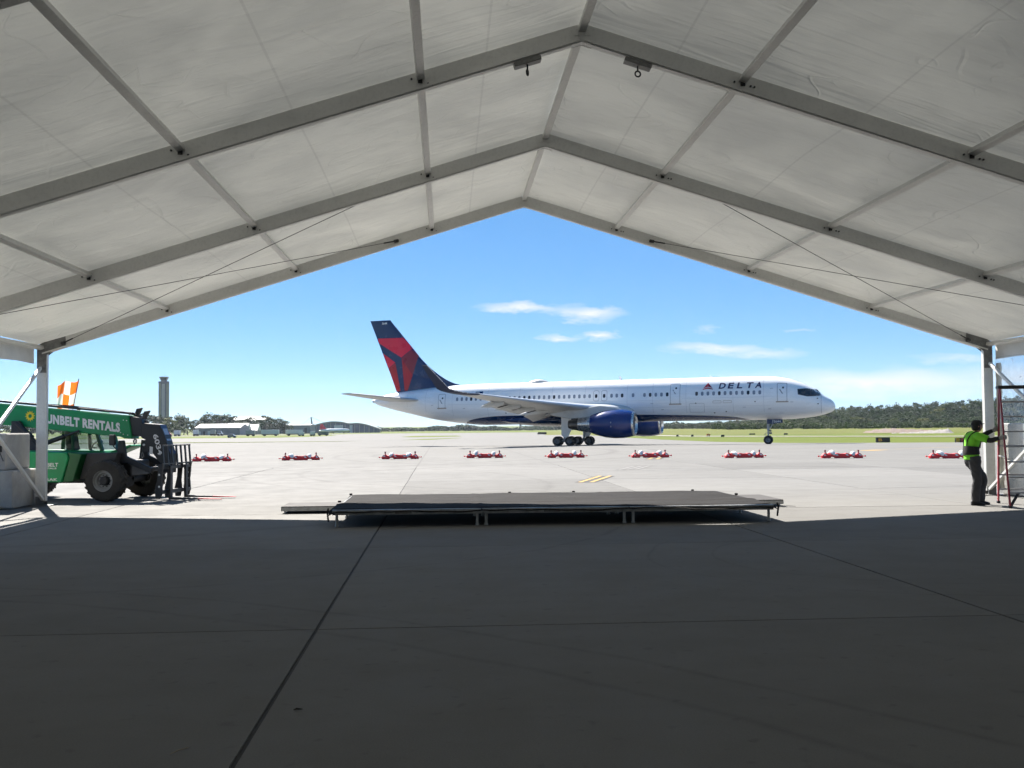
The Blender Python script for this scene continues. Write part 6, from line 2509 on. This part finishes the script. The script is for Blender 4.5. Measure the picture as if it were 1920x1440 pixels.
def mound(name, u0, u1, y, prof, depth, mat, label):
    """ridge seen in elevation: prof gives pixel heights of the crest across the width"""
    b = MB()
    us = np.linspace(u0, u1, 40)

    def fn(i, j):
        u = u0 + (u1 - u0) * i
        v = float(pchip([p[0] for p in prof], [p[1] for p in prof], u))
        crest = at(u, v, y)
        zg = hill_z(crest.x, y) - 0.3
        k = math.sin(PI * j) ** 0.8
        rgh = 0.10 * math.sin(u * 0.9 + j * 9) * k + 0.12 * math.sin(u * 0.37 - j * 5) * k
        yy_ = y - depth + 2 * depth * j
        return (crest.x * yy_ / y, yy_, zg + max(0, crest.z - zg) * k + rgh)
    b.grid(60, 16, fn)
    return tag(b.build(name, mat, smooth=True, fixn=False, angle=80), label, 'earth mound')


mound('earth_mound', 1600, 1800, 330, [(1600, 815), (1640, 806), (1670, 803.5), (1710, 805), (1760, 807.5), (1800, 814)], 22, M_DIRT, 'long reddish brown earth mound in front of the wood')
mound('gravel_heap', 1640, 1792, 290, [(1640, 815), (1680, 812), (1720, 810), (1760, 806), (1777, 804.5), (1792, 814)], 12, M_STONE, 'pale grey gravel heap with steep right end before the earth mound')

# ---- control tower
M_TW1 = pm('tower_concrete', (0.19, 0.185, 0.135), 0.8, var=0.1, scale=0.3)
M_TW2 = pm('tower_pale_panel', (0.27, 0.27, 0.29), 0.6, var=0.06, scale=0.3)
M_TW3 = pm('tower_dark_glass', (0.045, 0.05, 0.075), 0.3, var=0.1, scale=0.3)
ty = 900.0
c = at(307.5, 706.5, ty)
zb = gz(ty)
tower = thing('control_tower', 'tall grey airport control tower with flared cab above the trees', 'tower', (c.x, ty, zb), R(12))
H = c.z - zb
b = MB()
ht = at(307, 715.5, ty).z - zb
b.box(-3.9, 3.9, -3.9, 3.9, 0, ht - 1.6)
b.build('shaft', M_TW3, tower)
for sx in (-1, 1):
    for sy in (-1, 1):
        b = MB()
        b.box(min(sx * 2.2, sx * 4.15), max(sx * 2.2, sx * 4.15), min(sy * 2.4, sy * 4.15), max(sy * 2.4, sy * 4.15), 0, ht - 1.6)
        b.build('corner_pier', M_TW1, tower)
for (x0, x1) in ((-1.6, 0.9),):
    b = MB()
    b.box(x0, x1, -4.1, -3.9, 0, ht - 2.0)
    b.build('pale_panel', M_TW2, tower)
b = MB()
b.box(-4.3, 4.3, -4.3, 4.3, ht - 1.6, ht)
b.build('gallery', M_TW3, tower)
b = MB()
for i, (z, r) in enumerate(((ht, 2.9), (ht + (H - ht) * 0.35, 2.9), (ht + (H - ht) * 0.38, 3.0), (ht + (H - ht) * 0.86, 3.8), (ht + (H - ht) * 0.88, 4.0), (H, 3.9))):
    pass
b.lathe([(ht, 2.6), (ht + (H - ht) * 0.30, 2.6), (ht + (H - ht) * 0.31, 2.8), (ht + (H - ht) * 0.84, 3.95)], (0, 0, 0), 'z', 8)
b.build('cab_glass', M_TW3, tower)
b = MB()
b.lathe([(ht + (H - ht) * 0.84, 0.0), (ht + (H - ht) * 0.84, 3.95), (H, 3.7), (H, 0.0)], (0, 0, 0), 'z', 8)
rf = b.build('cab_roof', M_TW1, tower)
for x in (-1.5, 0.4, 1.6):
    b = MB()
    b.tube([(x, 0, H), (x, 0, H + 2.6)], 0.06, 5)
    b.build('antenna', M_ALUD, rf)

# ---- low buildings on the left
M_WH1 = pm('grey_metal_cladding', (0.20, 0.21, 0.235), 0.6, 0.1, var=0.08, scale=0.5, space='World')
M_WH2 = pm('pale_metal_roof', (0.24, 0.245, 0.25), 0.6, 0.1, var=0.06, scale=0.3, space='World')
M_WH3 = pm('white_cladding', (0.60, 0.60, 0.58), 0.6, var=0.06, scale=0.3, space='World')
M_OPEN = pm('dark_opening', (0.03, 0.033, 0.04), 0.7)


def shed(u0, u1, v0, v1, y, depth, wall, roofm, label, doors, ridge=0.25, name='warehouse'):
    a, c = at(u0, v1, y), at(u1, v0, y)
    zg = gz(y)
    w, h = c.x - a.x, c.z - zg
    o = thing(name, label, 'building', ((a.x + c.x) / 2, y, zg - 0.1), 0.0)
    b = MB()
    b.box(-w / 2, w / 2, 0, depth, 0, h * (1 - ridge))
    b.build('wall', wall, o)
    b = MB()
    b.prism([(-0.4, h * (1 - ridge)), (depth / 2, h), (depth + 0.4, h * (1 - ridge)), (depth / 2, h * (1 - ridge) - 0.05)], -w / 2 - 0.3, w / 2 + 0.3, 'x')
    b.build('roof', roofm, o)
    for (f0, f1, hh, mt) in doors:
        b = MB()
        b.box(-w / 2 + w * f0, -w / 2 + w * f1, -0.12, -0.02, 0.1, h * hh)
        b.build('door', mt, o)
    n = int(w / 3.0)
    for k in range(n):
        b = MB()
        b.box(-w / 2 + w * (k + 0.5) / n - 0.06, -w / 2 + w * (k + 0.5) / n + 0.06, -0.06, -0.01, h * (1 - ridge) * 0.7, h * (1 - ridge) * 0.98)
        b.build('cladding_rib', roofm, o)
    return o


shed(366, 450, 794, 812, 560, 26, M_WH1, M_WH2, 'long grey metal warehouse in front of the left trees', [(0.05, 0.12, 0.35, M_WH3), (0.18, 0.22, 0.35, M_OPEN), (0.28, 0.36, 0.38, M_WH3), (0.40, 0.50, 0.30, M_OPEN)], 0.34)
shed(425, 462, 793, 803, 600, 14, M_WH1, M_WH3, 'small pale gabled shed roof beside the grey warehouse', [(0.1, 0.3, 0.4, M_OPEN)], 0.5, 'shed')
shed(487, 582, 795, 809, 740, 30, M_WH1, M_WH1, 'flat grey terminal wing left of the arched building', [(0.0, 0.10, 0.85, M_OPEN), (0.12, 0.2, 0.6, M_WH1), (0.88, 0.93, 0.6, M_OPEN)], 0.1, 'terminal_wing')
shed(430, 500, 780.5, 792, 980, 30, M_WH3, M_WH3, 'white flat roofed building rising behind the trees', [(0.1, 0.2, 0.3, M_OPEN)], 0.25, 'white_building')
shed(462, 482, 795, 810, 640, 12, M_WH2, M_WH3, 'small building with slanted white roof between warehouse and terminal', [(0.2, 0.5, 0.5, M_OPEN)], 0.6, 'shed')

# arched terminal
M_ARCH = pm('arched_roof_metal', (0.25, 0.265, 0.245), 0.6, 0.1, var=0.05, scale=0.2, space='World')
M_AGL = pm('terminal_glazing', (0.08, 0.11, 0.17), 0.25, var=0.1, scale=0.2, space='World')
yT = 860.0
a0, a1 = at(578, 808, yT), at(712, 808, yT)
term = thing('terminal', 'arched terminal building with curved pale roof and blue glazing', 'building', ((a0.x + a1.x) / 2, yT, gz(yT)), 0.0)
wT = a1.x - a0.x


def arch_z(u):
    return float(pchip([578, 592, 610, 624, 640, 655, 670, 685, 700, 712], [801, 796, 791.5, 789.8, 790.5, 793.5, 792.8, 795, 799.5, 803.5], u))


def tz(u, dv=0):
    return at(u, arch_z(u) + dv, yT).z - gz(yT)


n = 36
us = np.linspace(578, 712, n + 1)
b = MB()
top = [((at(u, 800, yT).x - term.location.x), tz(u)) for u in us]
rings = [[(x, -1.2, z - 0.9), (x, -1.2, z), (x, 26, z), (x, 26, z - 0.9)] for x, z in top]
b.loft(rings)
b.build('roof', M_ARCH, term)
b = MB()
rings = [[(x, 0.5, -0.2), (x, 0.5, z - 0.9), (x, 24, z - 0.9), (x, 24, -0.2)] for x, z in top]
b.loft(rings)
b.build('wall', M_AGL, term)
for (u0, u1, v0) in ((627, 643, 797.5), (656, 661, 797)):
    x0, x1 = at(u0, 800, yT).x - term.location.x, at(u1, 800, yT).x - term.location.x
    b = MB()
    b.box(x0, x1, -2.0, 0.45, -0.2, at(630, v0, yT).z - gz(yT))
    b.build('entrance_block', M_WH3, term)
for u in np.arange(584, 710, 9.0):
    x = at(u, 800, yT).x - term.location.x
    b = MB()
    b.box(x - 0.2, x + 0.2, 0.1, 0.45, -0.2, tz(u) - 1.2)
    b.build('mullion', M_ARCH, term)
mast = thing('mast', 'leaning grey mast with stay cables above the terminal wing', 'mast', (at(587, 796, 800).x, 800, gz(800)))
tp_ = at(583.5, 782, 800) - Vector(mast.location)
b = MB()
b.tube([(0, 0, 0), (tp_.x * 0.8, 0, tp_.z * 0.75), (tp_.x, 0, tp_.z)], [0.8, 0.55, 0.4], 10)
b.build('pole', M_WH2, mast, smooth=True)
for u in (565, 618):
    q = at(u, 797, 800) - Vector(mast.location)
    b = MB()
    b.tube([tp_, q], 0.10, 5)
    b.build('stay_cable', M_WH2, mast)

# parked vehicles and trailers in front of the buildings
M_VW, M_VG, M_VR = pm('white_vehicle', (0.62, 0.62, 0.62), 0.4, coat=0.3), pm('grey_vehicle', (0.25, 0.27, 0.30), 0.4, coat=0.3), pm('red_vehicle', (0.35, 0.03, 0.03), 0.4, coat=0.3)


def vehicle(name, u0, u1, v0, y, mat, label, cat, van=False, group='vehicles parked on the far apron'):
    x0, x1 = wx(u0, y), wx(u1, y)
    w = x1 - x0
    zg = gz(y)
    h = at((u0 + u1) / 2, v0, y).z - zg
    o = thing(name, label, cat, ((x0 + x1) / 2, y, zg), 0.0, group)
    b = MB()
    if van:
        b.box(-w / 2, w / 2, -1.2, 1.2, h * 0.30, h)
        b.build('box_body', mat, o, bevel=0.1)
        b = MB()
        b.box(-w / 2 + 0.1, w / 2 - 0.1, -1.0, 1.0, h * 0.2, h * 0.29)
        b.build('underframe', M_TDARK, o)
    else:
        b.prism([(-w / 2, h * 0.22), (w / 2, h * 0.22), (w / 2, h * 0.55), (w * 0.30, h * 0.62), (w * 0.14, h), (-w * 0.30, h), (-w * 0.44, h * 0.62), (-w / 2, h * 0.58)], -0.9, 0.9)
        b.build('car_body', mat, o, bevel=0.08)
        b = MB()
        b.prism([(w * 0.25, h * 0.64), (w * 0.12, h * 0.94), (-w * 0.28, h * 0.94), (-w * 0.38, h * 0.64)], -0.93, -0.905)
        b.build('side_glass', M_PGLASS, o)
    rw = min(0.5, h * 0.25)
    for x in (-w * 0.32, w * 0.32):
        for yy_ in (-0.85, 0.85):
            b = MB()
            b.lathe([(-0.12, 0.02), (-0.12, rw), (0.12, rw), (0.12, 0.02)], (x, yy_, rw), 'y', 14)
            b.build('wheel', M_TYRE, o)
    return o


vehicle('trailer', 490, 523, 805.8, 420, M_VW, 'left of two long white box trailers before the terminal wing', 'trailer', True)
vehicle('trailer', 536, 567, 805.8, 430, M_VW, 'right of two long white box trailers before the terminal wing', 'trailer', True)
vehicle('car', 427, 443, 814, 330, M_VG, 'grey car on the taxiway in front of the grey warehouse', 'car')
vehicle('van', 462, 478, 806.5, 430, M_VG, 'grey box van left of the two long trailers', 'van', True)
vehicle('truck', 560, 570, 810, 400, M_VW, 'small white truck right of the trailers', 'truck', True)
vehicle('truck', 582, 590, 809, 400, M_VW, 'second small white truck right of the trailers', 'truck', True)
vehicle('truck', 596, 616, 809, 410, pm('olive_vehicle', (0.12, 0.16, 0.13), 0.5), 'dull green service truck below the arched terminal', 'truck', True)
vehicle('van', 363, 372, 806, 480, M_VW, 'white van at the left corner of the warehouse', 'van', True)
vehicle('van', 327, 338, 807, 480, M_VW, 'white van below the yellow-green tree', 'van', True)
vehicle('car', 308, 322, 810, 440, M_VR, 'reddish car right of the fork carriage in the distance', 'car')
vehicle('van', 395, 404, 806, 500, M_VG, 'grey van before the dark warehouse doors', 'van', True)
vehicle('car', 408, 418, 808, 470, M_VW, 'white car before the warehouse', 'car')

# distant parked airliner with a red fin
yj = 640.0
c = at(628, 808, yj)
jet = thing('airliner', 'distant white airliner with red fin parked before the arched terminal', 'airplane', (c.x, yj, gz(yj)), 0)
x0, x1 = at(598, 800, yj).x - c.x, at(657, 800, yj).x - c.x
r0 = 1.15
zf = at(630, 807, yj).z - gz(yj)
b = MB()
b.lathe([(x0, 0.2), (x0 + 4, 0.9), (x0 + 7, r0), (x1 - 3.0, r0), (x1 - 1.2, 0.85), (x1, 0.05)], (0, 0, zf), 'x', 16)
b.build('fuselage', M_PWHITE, jet, smooth=True)
b = MB()
b.prism([(x0 + 0.5, zf + 0.6), (x0 + 4.6, zf + 0.9), (x0 + 2.2, zf + 4.0), (x0 + 0.8, zf + 4.0)], -0.12, 0.12)
b.build('fin', M_PRED, jet)
b = MB()
b.prism([(-0.5, 0), (2.5, 0), (-2.0, -9.0), (-3.2, -9.0)], zf - 0.35, zf - 0.15, 'z')
b.build('wing', M_PGREY, jet)
for x in (-1.0, x1 - 4):
    b = MB()
    b.tube([(x, 0, 0), (x, 0, zf)], 0.22, 8)
    b.build('gear_leg', M_TYRE, jet)

# ---- bits of litter on the tent floor
def litter(name, u, v, pts, r, mat, label):
    p = ground_at(u, v)
    o = tag(MB().tube([Vector(q) for q in pts], r, 6).build(name, mat), label, 'litter')
    o.location = (p.x, p.y, 0.004)
    return o


litter('twig', 335, 1411, [(-0.03, -0.05, 0.004), (0.0, 0.0, 0.009), (0.02, 0.03, 0.006), (0.035, 0.06, 0.004)], [0.0025, 0.003, 0.003, 0.0015], pm('dry_twig', (0.30, 0.26, 0.20), 0.8), 'small pale twig lying on the shaded floor at the lower left')
litter('dead_leaf', 557, 1333, [(-0.02, 0.0, 0.003), (-0.005, 0.012, 0.006), (0.012, 0.004, 0.006), (0.03, 0.012, 0.003)], [0.003, 0.006, 0.005, 0.002], pm('dead_leaf', (0.02, 0.017, 0.014), 0.8), 'small dark curled scrap on the floor right of the long joint')
# ================================================================== AIR
hz = MB()
hz.box(-1500, 1500, -60, 1500, -5.2, 62)
ho = hz.build('haze', [], None)
ho['kind'] = 'stuff'
hm = bpy.data.materials.new('haze_air')
hm.use_nodes = True
T = N(hm.node_tree)
T.n.clear()
out = T.new('ShaderNodeOutputMaterial')
pv = T.new('ShaderNodeVolumePrincipled')
pv.inputs['Color'].default_value = (0.80, 0.88, 1.0, 1)
pv.inputs['Density'].default_value = 0.00007
pv.inputs['Anisotropy'].default_value = 0.2
T.link(pv.outputs[0], out.inputs['Volume'])
ho.data.materials.clear()
ho.data.materials.append(hm)
# small fittings that nobody could pick apart stay joined
for o in bpy.data.objects:
    if o.type == 'MESH' and o.parent and o.name.split('.')[0] in ('purlin_bracket', 'knee_bracket', 'ridge_plate', 'base_plate', 'keder_rail', 'shackle', 'hydraulic_hoses', 'sunglasses', 'shoulder_strap', 'stake', 'strut', 'connector', 'hub', 'eye_bolt', 'rim'):
        o['kind'] = 'stuff'
